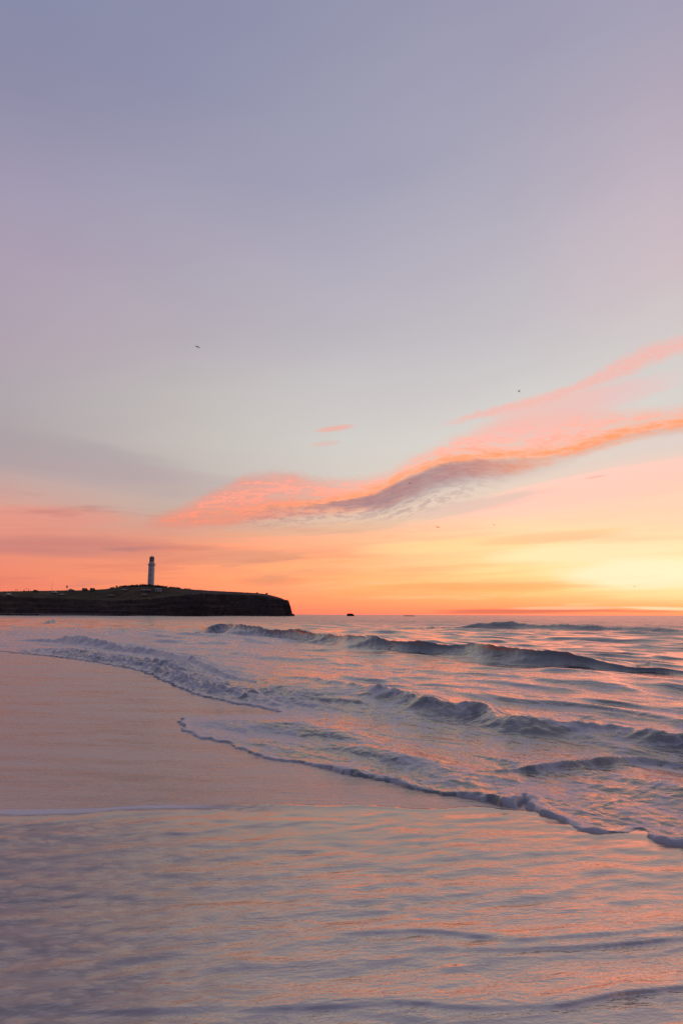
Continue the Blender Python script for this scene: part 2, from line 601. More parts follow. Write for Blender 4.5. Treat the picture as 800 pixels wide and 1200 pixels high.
def wave(X, Y, Wp, kf=1.1, kb=3.2, pw=1.0, maxw=60):
    """height of one wave: steep shoreward front, long back"""
    d, e = polydist(X, Y, Wp[:, :3])      # positive = seaward
    A = e[0]
    wf = kf * A + 0.03
    wb = kb * A + 0.08
    t = np.where(d < 0, -d / wf, d / wb)
    front = np.where(t < 1, (1 - np.clip(t, 0, 1)) ** 2.0 * (1 + .6 * t), 0.0)
    back = np.exp(-np.sqrt((d / wb) ** 2 + .003) * 1.5) * 1.085
    return np.where(d < 0, front, back) * A, d, A


# polar grid, finer towards the middle of the view
def azimuths(step, lim=33):
    dense = np.arange(-lim, lim + 1e-6, step)
    side = lim + np.cumsum(np.linspace(step * 4, 7, 40))
    side = side[side < 178]
    return np.radians(np.concatenate([-side[::-1], dense, side]))


def radii(spec):
    r = [spec[0][0]]
    for r0, k in spec:
        pass
    out = [spec[0][0]]
    i = 0
    while out[-1] < spec[-1][0]:
        while i + 1 < len(spec) and out[-1] >= spec[i + 1][0]:
            i += 1
        out.append(out[-1] * (1 + spec[i][1]))
    return np.array(out)


AZ = azimuths(0.085)
R = radii([(2.0, .008), (4.0, .0045), (14.0, .0036), (60.0, .006), (110.0, .013), (260.0, .03), (30000.0, .03)])
RR, AA = np.meshgrid(R, AZ, indexing='ij')
X, Y = RR * np.sin(AA), RR * np.cos(AA)
S, (LIP, LF, LWA) = shore_dist(X, Y)
# ragged little scallops along the front of the foam
scal = np.clip(RR / 9, 0.4, 2.0)
S = S + (perlin(X * 2.2, Y * 2.2, 1) * 0.05 - (np.abs(perlin(X * 3.6, Y * 3.6, 2)) - .25) * 0.11 - (np.abs(perlin(X * 8.5, Y * 8.5, 3)) - .25) * 0.045) * scal
keep = S > -0.10
Ssea = np.maximum(S, 0)

fine = np.clip(1.4 - RR * 0.010, 0, 1)
# coordinates along / across the incoming wave fronts
ct, st_ = 0.56, -0.83
U = X * ct + Y * st_           # along the crests
V = X * 0.83 + Y * 0.56        # across, seaward
wU = U + 0.6 * perlin(X * .35, Y * .35, 5)
wV = V + 0.5 * perlin(X * .4, Y * .4, 6)
chop = np.zeros_like(X)
for lam, amp, stretch, sd_ in ((7.0, .09, 2.2, 11), (3.2, .12, 2.8, 12), (1.5, .095, 3.0, 13), (0.8, .054, 2.8, 14), (0.42, .023, 2.4, 15), (0.2, .0045, 2.0, 16)):
    res = RR * 0.0042
    w = np.clip(lam / (res * 4) - 0.4, 0, 1)
    n = perlin(wU / (lam * stretch), wV / lam, sd_)
    n = np.where(n > 0, np.abs(n) ** 1.25 * 1.35, n * 0.75)
    reach = sstep(Ssea, 0.0, lam * 0.9 + 0.15)
    chop += amp * n * w * reach
far_fade = 1 - 0.5 * sstep(RR, 150, 800)
chop *= far_fade * (1 + .5 * sstep(S, 8, 20))

w1, d1, A1 = wave(X + .25 * perlin(X * .3, Y * .3, 56), Y + .25 * perlin(X * .3, Y * .3, 57), W1, 1.7, 3.4)
w1b, d1b, A1b = wave(X, Y, W1B, 2.2, 5.0)
wx = .16 * perlin(X * .9, Y * .9, 46) + .07 * perlin(X * 2.3, Y * 2.3, 47)
wy = .16 * perlin(X * .9, Y * .9, 48) + .07 * perlin(X * 2.3, Y * 2.3, 49)
w2, d2, A2 = wave(X + wx, Y + wy, W2, 2.0, 3.0)
w2b, d2b, A2b = wave(X, Y, W2B, 1.3, 2.5)
w3, d3, A3 = wave(X, Y, W3, 1.3, 2.8)
wsm, dsm, Asm = wave(X, Y, WSM, 1.6, 3.0)
# far swells
sw = np.zeros_like(X)
for yy, amp, wd, ph in ((110, .25, 9, 0.3), (150, .3, 11, 1.9), (210, .35, 14, 3.1), (290, .4, 18, 4.4), (400, .4, 22, 5.0)):
    line = yy + 0.25 * (-X) + 10 * perlin(X / 60, Y * 0 + ph, 21)
    sw += amp * np.exp(-((Y - line) / wd) ** 2) * sstep(perlin(X / 45, Y * 0 + ph * 3, 22), -.35, .3)

# bumpy foam on the broken waves
foamy = perlin(X * 1.6, Y * 1.9, 31) * .5 + perlin(X * 3.8, Y * 4.4, 32) * .34 + perlin(X * 9.5, Y * 9.5, 33) * .14
m2 = np.exp(-(np.where(d2 < 0, d2 / (A2 * 1.6 + .05), d2 / (A2 * 1.8 + .05))) ** 2) * np.clip(A2 / .1, 0, 1)
m3 = np.exp(-(np.where(d3 < 0, d3 / (A3 * 2.6 + .1), d3 / (A3 * 4.0 + .1))) ** 2) * np.clip(A3 / .1, 0, 1)
# churn where the backwash meets the left edge
ch_c = catmull([tuple(at(*p)) + (w_,) for p, w_ in (((60, 764), .4), ((130, 774), .6), ((170, 781), .8), ((205, 795), 1.), ((240, 808), 1.0), ((290, 818), .9), ((340, 826), .5), ((400, 834), .1))], 4)
dch, ech = polydist(X, Y, ch_c)
mch = np.exp(-(dch / (0.045 * RR)) ** 2) * ech[0]
h_w1_strand = perlin(U * .9 + V * .6, V * 0.25, 41) * 0.075 + perlin(U * 2.4 + V * 1.5, V * 0.4, 42) * 0.055 + perlin(U * 5.2 + V * 3.2, V * .8, 58) * .03
m1 = np.exp(-(d1 / (A1 * 1.3 + .05)) ** 2)

lipn = 1 + 0.4 * perlin(X * 2.6, Y * 2.6, 51) + 0.3 * perlin(X * 9, Y * 9, 52)
e = np.clip(S / (LIP * 1.2 + LWA * .35), 0, 1)
edge = np.sqrt(np.clip(1 - (1 - e) ** 2, 0, 1))
LW = LWA * (1 + .5 * perlin(X * 5, Y * 5, 53))
lipn = lipn * np.where(LWA > .12, np.clip(.8 + 1.7 * perlin(X * 1.6, Y * 1.6, 54), .12, 1.9), 1)
lip_h = LIP * lipn * edge * (0.22 + 0.78 * np.exp(-(Ssea / (LW + .02 * LIP / .05)) ** 2))
Z = lip_h + 0.012 * np.clip(Ssea, 0, 3)
Z += chop * (1 - 0.55 * np.clip(m2 + m3, 0, 1))
Z += w1 * .72 + w1b * (1 + .25 * perlin(X / 3, Y / 3, 43)) + w2 * .66 * np.clip(1 + .45 * perlin(U * .7, V * .4, 44) + .30 * perlin(U * 2.0, V * .9, 50), .55, 1.4) + w2b + w3 * .68 * (1 + .35 * perlin(X * .8, Y * .8, 45)) + wsm + sw
Z += h_w1_strand * m1 * np.clip(A1, 0, 1)
Z += (perlin(X * 5.5, Y * 7, 34) * .035 + perlin(X * 12, Y * 14, 35) * .016) * (.35 * m2 * np.clip(A2 / .25, 0, 1) + .8 * m3) * np.clip(1.6 - RR / 28, .3, 1)
Z += foamy * (m2 * 0.075 * np.clip(A2 / .25, 0, 1.2) + m3 * 0.10 * np.clip(A3 / .3, 0, 1.2))
Z += mch * (0.012 * RR) * (np.abs(foamy) * 1.3 + .1) * sstep(S, 0, .4)
# lapping texture in the foam sheet near the front
Z += (perlin(X * 7, Y * 11, 61) * .006 + perlin(X * 16, Y * 22, 62) * .0035) * sstep(S, .02, .2) * (1 - sstep(S, 1.2, 2.5)) * fine
Z = np.where(S <= 0, np.minimum(S * 1.6, 0) - 0.002, Z)
# the top of the breaker leans shoreward
lean = (np.clip(w1 / (A1 + 1e-3), 0, 1) ** 3) * A1 * 0.45
skew = np.clip(chop * (1 - m2) * (1 - m3), -.2, .2) * 1.3 * np.clip(1.3 - RR / 60, 0, 1)
XX = X - 0.86 * lean - .7 * skew
YY = Y - 0.50 * lean - .7 * skew
# keep the sea from dipping below the sand
Z = np.where(S > 0, np.maximum(Z, 0.004 * edge), Z)

# foam amount
band = sstep(S, 0, .05) * (1 - sstep(S, 5.5 + 3 * perlin(X / 6, Y / 6, 71), 13)) * (1 - sstep(d1, -3.2 , -1.0) * sstep(A1, .02, .2))
lobe = (1 - sstep(S, .5, 1.6)) * sstep(Y, 8.0, 9.5) * (1 - sstep(Y, 12, 14))
lipm = (1 - sstep(S, .02 + LWA * .6, .06 + LWA * 1.4)) * np.clip(.9 + .7 * perlin(X * 4, Y * 4, 73), .3, 1.1)
foam = 0.30 * band
foam = np.maximum(foam, np.clip(m2 * (0.28 + .50 * perlin(U * 1.2, V * 1.8, 72)), 0, 1))
foam = np.maximum(foam, np.clip(m3 * 1.0, 0, 1))
foam = np.maximum(foam, lobe * .72)
foam = np.maximum(foam, mch * .62)
foam = np.maximum(foam, lipm * LF)
left_wash = sstep(-X, -1, 4) * sstep(S, 0, .3) * (1 - sstep(Y, 55, 90))
foam = np.maximum(foam, left_wash * .55 * (1 - sstep(d1, -1.5, .5) * sstep(A1, .05, .3)))
foam = np.maximum(foam, np.exp(-((d1 + A1 * 1.9 + .25) / .45) ** 2) * np.clip(A1 / .3, 0, 1) * .22)

# ---- sea material
sea_m, q = new_mat('sea')
fa = q.n.new('ShaderNodeAttribute')
fa.attribute_name = 'foam'
fo = E(q, fa.outputs['Fac'])
px_, py_, pz_ = q.sep(q.obj)
cu = px_ * 0.56 - py_ * 0.83
cv = px_ * 0.83 + py_ * 0.56
pn = q.noise(q.vec(cu * 0.55, cv * 1.25, 0.0), 1.0, 6, 0.62, 0.5)
pn2 = q.noise(q.vec(px_ * 4.0, py_ * 4.0, 2.0), 1.0, 5, 0.6, 0.4)
cell = q.voronoi(q.vec(cu * 1.7 + pn * 2.4, cv * 3.0 + pn2 * 2.0, 0.0), 1.0)
lace = q.smooth(cell, 0.22, 0.02) * 0.5
fm = q.smooth(fo + (pn - 0.5) * 1.1 + (pn2 - 0.5) * 0.5 + (lace - 0.12) * 0.75, 0.30, 0.72) * q.smooth(fo, 0.02, 0.15)
q.put(q.bs.inputs['Base Color'], q.mix(fm, (0.022, 0.042, 0.048, 1), (0.42, 0.42, 0.45, 1)))
wa = q.n.new('ShaderNodeAttribute')
wa.attribute_name = 'wind'
wind = E(q, wa.outputs['Fac'])
q.put(q.bs.inputs['Roughness'], q.remap(fm, 0, 1, 0.12, 0.34) + wind * 0.15)
q.put(q.bs.inputs['IOR'], q.remap(fm, 0, 1, 2.35, 1.55))
q.bs.inputs['Specular Tint'].default_value = (1.0, 0.95, 0.90, 1)
# fine ripples, longer ones further out
r1 = q.noise(q.vec(cu * 1.6, cv * 3.4, 0.0), 1.0, 4, 0.55)
r2 = q.noise(q.vec(cu * 6.0, cv * 11.0, 4.0), 1.0, 4, 0.55)
r3 = q.noise(q.vec(px_ * 26.0, py_ * 26.0, 1.0), 1.0, 3, 0.6)
rw_ = q.noise(q.vec(cu * 0.30, cv * 0.85, 7.0), 1.0, 3, 0.55)
hgt = rw_ * wind * 0.45 + r1 * (0.028 + wind * 0.07) + r2 * 0.012 + r3 * q.remap(fm, 0, 1, 0.0006, 0.0025)
bp = q.n.new('ShaderNodeBump')
bp.inputs['Distance'].default_value = 1.0
if 'Filter Width' in bp.inputs:
    bp.inputs['Filter Width'].default_value = 0.12
bp.inputs['Strength'].default_value = 1.0
q.put(bp.inputs['Height'], hgt)
q.l.new(bp.outputs[0], q.bs.inputs['Normal'])

sea = structure(grid_mesh('sea', XX, YY, Z, sea_m, {'foam': foam, 'wind': sstep(S, 12, 90)}, keep))

# ------------------------------------------------------------------ sand
AZ2 = azimuths(0.35, 40)
R2 = radii([(0.25, .05), (2.0, .012), (14.0, .02), (80.0, .05), (2500.0, .1)])
RR2, AA2 = np.meshgrid(R2, AZ2, indexing='ij')
X2, Y2 = RR2 * np.sin(AA2), RR2 * np.cos(AA2)
S2, _ = shore_dist(X2, Y2)
ZS = np.where(S2 > 0, -0.03 * S2 - .01, 0.0)
inland = np.clip(-S2, 0, None)
ZS = ZS + np.where(S2 <= 0, 0.0015 * np.clip(inland - 12, 0, 400), 0) - 0.004
ZS = np.maximum(ZS, -6)
ZS = ZS + np.where(S2 < 0, .0035 * perlin(X2 * .6, Y2 * 1.6, 81) * sstep(inland, .2, 1.5), 0)

sand_m, q = new_mat('wet_sand')
px_, py_, pz_ = q.sep(q.obj)
n1 = q.noise(q.vec(px_ * 0.35, py_ * 1.7 + px_ * 0.22, 0.0), 1.0, 5, 0.6, 0.4)
n2 = q.noise(q.vec(px_ * 2.2, py_ * 8.0, 3.0), 1.0, 5, 0.65, 0.3)
n3 = q.noise(q.obj, 260.0, 2, 0.6)
q.put(q.bs.inputs['Base Color'], q.ramp(n1 * 0.55 + n2 * 0.25 + n3 * 0.2, [(0.42, (0.21, 0.16, 0.125, 1)), (0.58, (0.47, 0.36, 0.28, 1))]))
q.put(q.bs.inputs['Roughness'], q.remap(n1 * 0.55 + n2 * 0.45, 0.38, 0.62, 0.13, 0.40))
q.bs.inputs['IOR'].default_value = 3.6
q.bs.inputs['Specular Tint'].default_value = (1.0, 0.90, 0.84, 1)
b1 = q.noise(q.vec(px_ * 1.0, py_ * 4.0 + px_ * 0.5, 0.0), 1.0, 4, 0.55, 0.3)
b2 = q.noise(q.vec(px_ * 5.0, py_ * 20.0, 5.0), 1.0, 4, 0.6)
hgt = b1 * 0.016 + b2 * 0.012 + n3 * 0.0012
bp = q.n.new('ShaderNodeBump')
bp.inputs['Distance'].default_value = 1.0
if 'Filter Width' in bp.inputs:
    bp.inputs['Filter Width'].default_value = 0.12
q.put(bp.inputs['Height'], hgt)
q.l.new(bp.outputs[0], q.bs.inputs['Normal'])
sand = structure(grid_mesh('sand', X2, Y2, ZS, sand_m, None, None, wrap=True))

# ------------------------------------------------------------------ thin sheet of water running back
edge_px = [(-300, 958), (-120, 953), (0, 947), (70, 945.5), (140, 943), (200, 941), (270, 940), (330, 940.5), (400, 943), (450, 945), (500, 947), (560, 945), (600, 947)]
EP = [tuple(at(*p)) for p in edge_px]
EDGE = catmull([(-30, 9.0), (-9, 6.6)] + EP + [(1.75, 5.9), (4, 5.2)], 5)
AZ3 = azimuths(0.11, 34)
AZ3 = AZ3[(AZ3 > math.radians(-120)) & (AZ3 < math.radians(120))]
R3 = radii([(0.6, .02), (1.8, .006), (7.5, .006), (12.0, .05)])
RR3, AA3 = np.meshgrid(R3, AZ3, indexing='ij')
X3, Y3 = RR3 * np.sin(AA3), RR3 * np.cos(AA3)
D3, _ = polydist(X3, Y3, EDGE)
D3 = -D3                                    # positive on the near, wet side
D3 = D3 + perlin(X3 * .8, Y3 * .8, 89) * .12 + perlin(X3 * 2.0, Y3 * 2.0, 90) * .06 + perlin(X3 * 6, Y3 * 6, 91) * .015
S3, _ = shore_dist(X3, Y3)
TH = 0.005 * np.sqrt(np.clip(D3 / .04, 0, 1)) + .004 * np.exp(-((D3 - .05) / .05) ** 2) * (D3 > 0)


def ridge(pts, A, wf, wb):
    Pp = catmull([tuple(at(*p)) + (a,) for p, a in pts], 6)
    d, e_ = polydist(X3, Y3, Pp)
    t = np.where(d < 0, d / wf, d / wb)
    return A * e_[0] * np.exp(-t * t)


Z3 = 0.0 + TH
rw = perlin(X3 * 1.3, Y3 * 1.3, 95) * .02
Z3 = Z3 + ridge([((360, 1096), 0), ((425, 1092), .7), ((500, 1090), .9), ((600, 1099), 1.), ((700, 1094), 1.), ((800, 1086), 1.), ((950, 1075), 1)], .012, .030, .10)
Z3 = Z3 + ridge([((430, 1118), 0), ((520, 1112), .5), ((600, 1112), .9), ((680, 1110), 1.), ((800, 1099), 1.), ((950, 1085), 1)], .011, .028, .08)
Z3 = Z3 + ridge([((-100, 1190), .3), ((100, 1184), .5), ((300, 1180), .8), ((400, 1177), 1.), ((475, 1172), 1.), ((550, 1178), .9), ((640, 1176), .8), ((725, 1162), 1.), ((800, 1154), 1.), ((950, 1140), 1)], .013, .030, .11)
Z3 = Z3 + ridge([((-100, 1110), 0), ((60, 1105), .5), ((200, 1098), .6), ((340, 1080), .4), ((420, 1070), .0)], .008, .04, .10)
Z3 = Z3 + ridge([((240, 944), 0), ((290, 942), .8), ((350, 942.5), 1), ((420, 945), .6), ((480, 948), 0)], .008, .03, .08)
for lam, amp, stv, sd_ in ((.75, .004, 3.2, 105), (.40, .0055, 3.4, 101), (.19, .0064, 3.0, 102), (.10, .0056, 2.5, 103), (.055, .0014, 2.0, 104)):
    u3 = X3 * .97 + Y3 * .22 + .1 * perlin(X3 * 1.2, Y3 * 1.2, 96)
    v3 = Y3 * .97 - X3 * .22 + .06 * perlin(X3 * 1.7, Y3 * 1.7, 97)
    Z3 = Z3 + amp * perlin(u3 / (lam * stv), v3 / lam, sd_) * sstep(D3, 0.02, .3 + lam)
Zr = Z3.copy()
Z3 = np.where(D3 > 0, np.maximum(Z3 + .006 * sstep(D3, .1, .5), .0015), -0.02)
Y3s = Y3 - 2.6 * np.clip(Zr, -.02, .03) * sstep(D3, .05, .4)
f_edge = np.exp(-((D3 - .10) / (.12 + .07 * perlin(X3 * 1.1, Y3 * 1.1, 92))) ** 2) * sstep(-X3, -.3, 1.6)
f_left = sstep(-X3 / Y3, -.02, .46) * sstep(D3, .1, .6)
foam3 = np.maximum(f_edge * .9, f_left * .50)

film_m, q = new_mat('thin_water')
fa = q.n.new('ShaderNodeAttribute')
fa.attribute_name = 'foam'
fo = E(q, fa.outputs['Fac'])
px_, py_, pz_ = q.sep(q.obj)
pn = q.noise(q.vec(px_ * 1.5, py_ * 4.2, 0.0), 1.0, 6, 0.62, 0.6)
pn2 = q.noise(q.vec(px_ * 6.0, py_ * 15.0, 2.0), 1.0, 4, 0.6, 0.5)
we = q.n.new('ShaderNodeAttribute')
we.attribute_name = 'wet'
wet = E(q, we.outputs['Fac'])
cell = q.voronoi(q.vec(px_ * 5.0 + pn * 3.0, py_ * 9.0 + pn2 * 2.5, 0.0), 1.0)
lace = q.smooth(cell, 0.30, 0.03)
fm = q.smooth(fo + (pn - 0.5) * 0.7 + (pn2 - 0.5) * 0.4 + (lace - 0.3) * 0.22, 0.14, 0.88) * q.smooth(fo, 0.02, 0.12)
q.put(q.bs.inputs['Base Color'], q.mix(fm, q.mix(wet, (0.33, 0.25, 0.195, 1), (0.215, 0.158, 0.120, 1)), q.mix(q.smooth(fo, 0.55, 0.85), (0.26, 0.235, 0.24, 1), (0.62, 0.60, 0.62, 1))))
q.put(q.bs.inputs['Roughness'], q.remap(fm, 0, 1, 0.10, 0.45))
q.put(q.bs.inputs['IOR'], q.remap(fm, 0, 1, 1, 0) * (wet * 1.8 + 2.2) + 1.6)
q.bs.inputs['Specular Tint'].default_value = (1.0, 0.91, 0.81, 1)
r0 = q.noise(q.vec(px_ * 3.0, py_ * 9.0 - px_ * 1.4, 0.0), 1.0, 3, 0.5, 0.2)
r1 = q.noise(q.vec(px_ * 3.0, py_ * 9.0 - px_ * 1.4 + r0 * 0.9, 0.0), 1.0, 5, 0.55, 0.2)
r2 = q.noise(q.vec(px_ * 16.0, py_ * 42.0 - px_ * 6.0, 4.0), 1.0, 4, 0.6, 0.2)
hgt = (r1 * 0.018 + r2 * 0.0038) * (wet * 0.75 + 0.25)
bp = q.n.new('ShaderNodeBump')
bp.inputs['Distance'].default_value = 1.0
if 'Filter Width' in bp.inputs:
    bp.inputs['Filter Width'].default_value = 0.12
q.put(bp.inputs['Height'], hgt)
q.l.new(bp.outputs[0], q.bs.inputs['Normal'])
film = structure(grid_mesh('shallow_water', X3, Y3s, Z3, film_m, {'foam': foam3, 'wet': sstep(D3 + .5 * perlin(X3 * .7, Y3 * 1.4, 93), .1, 2.0) * (.35 + .65 * sstep(X3 / Y3, -.5, .05))}, (D3 > -.05) & (S3 < .12)))

# ================================================================== things
def obj(name, bm, mat, parent=None, smooth=False):
    me = bpy.data.meshes.new(name)
    bmesh.ops.recalc_face_normals(bm, faces=bm.faces)
    bm.to_mesh(me)
    bm.free()
    for p in me.polygons:
        p.use_smooth = smooth
    me.materials.append(mat)
    o = bpy.data.objects.new(name, me)
    COL.objects.link(o)
    if parent:
        o.parent = parent
    return o


def thing(name, label, cat, loc=(0, 0, 0), rz=0.0, group=None):
    o = bpy.data.objects.new(name, None)
    o.empty_display_size = 0.3
    COL.objects.link(o)
    o.location = loc
    o.rotation_euler = (0, 0, rz)
    return tag(o, label, cat, group)


def tag(o, label, cat, group=None):
    o['label'] = label
    o['category'] = cat
    if group:
        o['group'] = group
    return o


def dup(root, loc, rz, label, group=None, scale=None):
    c = root.copy()
    COL.objects.link(c)
    c.location = loc
    c.rotation_euler = (0, 0, rz) if not isinstance(rz, tuple) else rz
    c['label'] = label
    if group:
        c['group'] = group
    if scale:
        c.scale = (scale,) * 3
    for ch in list(root.children):
        d = ch.copy()
        COL.objects.link(d)
        d.parent = c
        for gch in list(ch.children):
            e_ = gch.copy()
            COL.objects.link(e_)
            e_.parent = d
    return c


def lathe(bm, prof, n=24, off=(0, 0, 0)):
    rings = []
    for r_, z_ in prof:
        if r_ < 1e-5:
            rings.append([bm.verts.new((off[0], off[1], off[2] + z_))])
        else:
            rings.append([bm.verts.new((off[0] + r_ * math.cos(2 * math.pi * i / n), off[1] + r_ * math.sin(2 * math.pi * i / n), off[2] + z_)) for i in range(n)])
    for a, b in zip(rings[:-1], rings[1:]):
        for i in range(n):
            j = (i + 1) % n
            if len(a) == 1 and len(b) == 1:
                continue
            if len(a) == 1:
                bm.faces.new((a[0], b[i], b[j]))
            elif len(b) == 1:
                bm.faces.new((a[i], a[j], b[0]))
            else:
                bm.faces.new((a[i], a[j], b[j], b[i]))
    for ring, flip in ((rings[0], True), (rings[-1], False)):
        if len(ring) > 1:
            bm.faces.new(ring[::-1] if flip else ring)


def box(bm, c, s, bevel=0.0):
    r_ = bmesh.ops.create_cube(bm, size=1.0)
    for v in r_['verts']:
        v.co = Vector((c[0] + v.co.x * s[0], c[1] + v.co.y * s[1], c[2] + v.co.z * s[2]))
    if bevel:
        ed = list({e_ for v in r_['verts'] for e_ in v.link_edges})
        bmesh.ops.bevel(bm, geom=ed, offset=bevel, segments=2, affect='EDGES')


def tube(bm, a, b, r0, r1=None, n=8):
    r1 = r0 if r1 is None else r1
    a, b = Vector(a), Vector(b)
    d = (b - a).normalized()
    u = d.orthogonal().normalized()
    w = d.cross(u)
    ra = [bm.verts.new(a + (u * math.cos(2 * math.pi * i / n) + w * math.sin(2 * math.pi * i / n)) * r0) for i in range(n)]
    rb = [bm.verts.new(b + (u * math.cos(2 * math.pi * i / n) + w * math.sin(2 * math.pi * i / n)) * r1) for i in range(n)]
    for i in range(n):
        j = (i + 1) % n
        bm.faces.new((ra[i], ra[j], rb[j], rb[i]))
    bm.faces.new(ra[::-1])
    bm.faces.new(rb)


# ------------------------------------------------------------------ the headland (terrain)
HY = 545.0                     # depth of its ridge
sil_px = [(-700, 700), (-400, 697), (-200, 695), (-60, 694), (0, 693.4), (40, 692.9), (80, 692), (112, 691.4), (128, 690.2), (145, 688.2), (160, 687.6), (177, 687.4), (195, 688.4), (215, 690.2), (250, 692.6), (280, 693.6), (300, 694.8), (312, 696), (322, 698.6), (330, 701), (335, 703)]
silX = np.array([far(x, 700, HY).x for x, _ in sil_px])
silZ = np.array([far(x, y, HY).z for x, y in sil_px])
lipZ_px = [(-700, 706), (-200, 704), (0, 699), (60, 701), (110, 703.5), (160, 703), (200, 699), (230, 695.5), (260, 695.3), (300, 697.0), (322, 700), (335, 704)]
lipX = np.array([far(x, 700, 500).x for x, _ in lipZ_px])
lipZ = np.array([far(x, y, 500).z for x, y in lipZ_px])
hx = np.concatenate([np.arange(-1100, -330, 12.0), np.arange(-330, -100, 1.6), np.arange(-100, -24, 0.9)])
hy = np.concatenate([np.arange(470, 530, 0.9), np.arange(530, 600, 2.5), np.arange(600, 720, 8.0)])
HXg, HYg = np.meshgrid(hx, hy, indexing='xy')
ridgeZ = np.interp(HXg, silX, silZ)
lip_z = np.minimum(np.interp(HXg, lipX, lipZ), ridgeZ)
# outline: front line, rounded to the tip at the seaward end
tipX = far(342.5, 716, HY - 25).x
front = 488 + 5 * perlin(HXg / 40, HYg * 0, 201) + 3 * perlin(HXg / 13, HYg * 0, 202) + 8 * sstep(HXg, -140, -60)
dfront = HYg - front
dtip = tipX * (HYg / 520.0) - np.clip(HYg - 520, 0, None) * .12 - HXg + 1.6 * perlin(HYg / 9, HXg * 0, 203)
rough = 1.6 * perlin(HXg / 7, HYg / 7, 204) + 0.9 * perlin(HXg / 3, HYg / 3, 205)
dist = np.minimum(dfront + rough * 1.3, (dtip) * 1.0 + rough * 0.35)
dist = np.where((dfront > 0) & (dtip > 0), np.minimum(dist, np.hypot(dfront, dtip) + rough), dist)
cw = 12 + 5 * sstep(-HXg, 130, 220)              # width of the cliff slope
cw = np.where(dtip < dfront, 3.2, cw)
c_ = np.clip(dist / cw, -1, 1)
cliff = np.where(c_ < 0, c_ * 0.4, np.power(np.clip(c_, 0, 1), 0.55))
led = 0.06 * np.sin(cliff * 22 + 2 * perlin(HXg / 15, HYg / 15, 206))
cliff = cliff + led * (c_ > 0.02) * (c_ < .95)
into = sstep(dfront, 10, HY - 492)
topz = lip_z + (ridgeZ - lip_z) * into
HZ = cliff * topz
HZ = np.where(HYg > HY + 25, HZ - (HYg - HY - 25) * 0.08, HZ)
HZ += (0.35 * perlin(HXg / 5, HYg / 5, 207) + 0.2 * perlin(HXg / 1.9, HYg / 1.9, 208)) * np.clip(cliff, 0.1, 1) * np.where(c_ < .98, 1.6, .5)
# wave cut shelf and pale little beach at the landward foot
shelf = sstep(-HXg, 150, 210) * (1.3 * sstep(dfront, -16, -7)) * (dfront < 2)
HZ = np.maximum(HZ, shelf + 0.15 * perlin(HXg / 4, HYg / 4, 209) - 0.2)

head_m, q = new_mat('headland')
geo = q.n.new('ShaderNodeNewGeometry')
nx_, ny_, nz_ = q.sep(geo.outputs['Normal'])
px_, py_, pz_ = q.sep(q.obj)
n1 = q.noise(q.obj, 0.06, 5, 0.6)
n2 = q.noise(q.obj, 0.5, 5, 0.65)
n3 = q.noise(q.vec(px_ * 0.05, py_ * 0.05, pz_ * 0.9), 1.0, 4, 0.6)
grass = q.ramp(n1 * 0.6 + n2 * 0.4, [(0.35, (0.026, 0.021, 0.011, 1)), (0.50, (0.060, 0.044, 0.022, 1)), (0.66, (0.110, 0.074, 0.040, 1))])
rock = q.ramp(n3 * 0.55 + n2 * 0.45, [(0.35, (0.018, 0.013, 0.012, 1)), (0.52, (0.055, 0.038, 0.032, 1)), (0.68, (0.115, 0.078, 0.064, 1))])
flat = q.smooth(nz_ + (n2 - 0.5) * 0.35, 0.72, 0.90)
shelfc = q.smooth(pz_, 2.2, 1.4) * q.smooth(px_, -150.0, -175.0)
colr = q.mix(flat * q.smooth(pz_ + (n1 - 0.5) * 4.0, 5.0, 8.5) * q.smooth(px_ + (n2 - 0.5) * 12.0, -108.0, -124.0), rock, grass)
colr = q.mix(shelfc, colr, (0.13, 0.10, 0.09, 1))
q.put(q.bs.inputs['Base Color'], colr)
q.put(q.bs.inputs['Roughness'], 0.9)
q.bs.inputs['Specular IOR Level'].default_value = 0.15
headland = structure(grid_mesh('headland', HXg, HYg, HZ, head_m, None, HZ > -1.5))


def top_of_headland(x, y):
    i = int(np.argmin(np.abs(hy - y)))
    j = int(np.argmin(np.abs(hx - x)))
    return float(HZ[i, j])


def place_on(px, py, lo_=495.0, hi_=HY + 12):
    """walk along the sight line of a photo pixel until it meets the headland"""
    d = ray(px, py)
    best = None
    yy = lo_
    while yy < hi_:
        t = yy / d.y
        z = H_EYE + d.z * t
        if top_of_headland(d.x * t, yy) >= z:
            best = yy
            break
        yy += 0.8
    if best is None:
        best = HY - 1
    x = d.x * best / d.y
    return Vector((x, best, top_of_headland(x, best)))


# ------------------------------------------------------------------ materials of the small things
white_paint = simple('white_paint', (0.55, 0.55, 0.55), 0.5, 0.06, 1.2)
pale_paint = simple('pale_paint', (0.42, 0.43, 0.46), 0.5, 0.08, 1.2)
grey_metal = simple('grey_metal', (0.22, 0.22, 0.23), 0.45, 0.10, 4.0, 0.6)
dark_metal = simple('dark_metal', (0.05, 0.05, 0.055), 0.5, 0.15, 4.0, 0.3)
glass_dark = simple('dark_glass', (0.03, 0.035, 0.04), 0.08, 0.10, 2.0)
rubber = simple('rubber', (0.02, 0.02, 0.02), 0.8, 0.2, 8.0)
rock_dark = simple('dark_rock', (0.022, 0.017, 0.016), 0.85, 0.5, 0.8)
leaf_dark = simple('dark_leaves', (0.020, 0.015, 0.011), 0.8, 0.45, 0.9)
bark = simple('bark', (0.05, 0.035, 0.025), 0.9, 0.3, 3.0)
skin_m = simple('skin', (0.30, 0.18, 0.13), 0.6, 0.06, 5.0)
cloth_dark = simple('dark_cloth', (0.035, 0.035, 0.045), 0.9, 0.3, 6.0)
feather = simple('grey_feather', (0.10, 0.10, 0.11), 0.8, 0.25, 9.0)
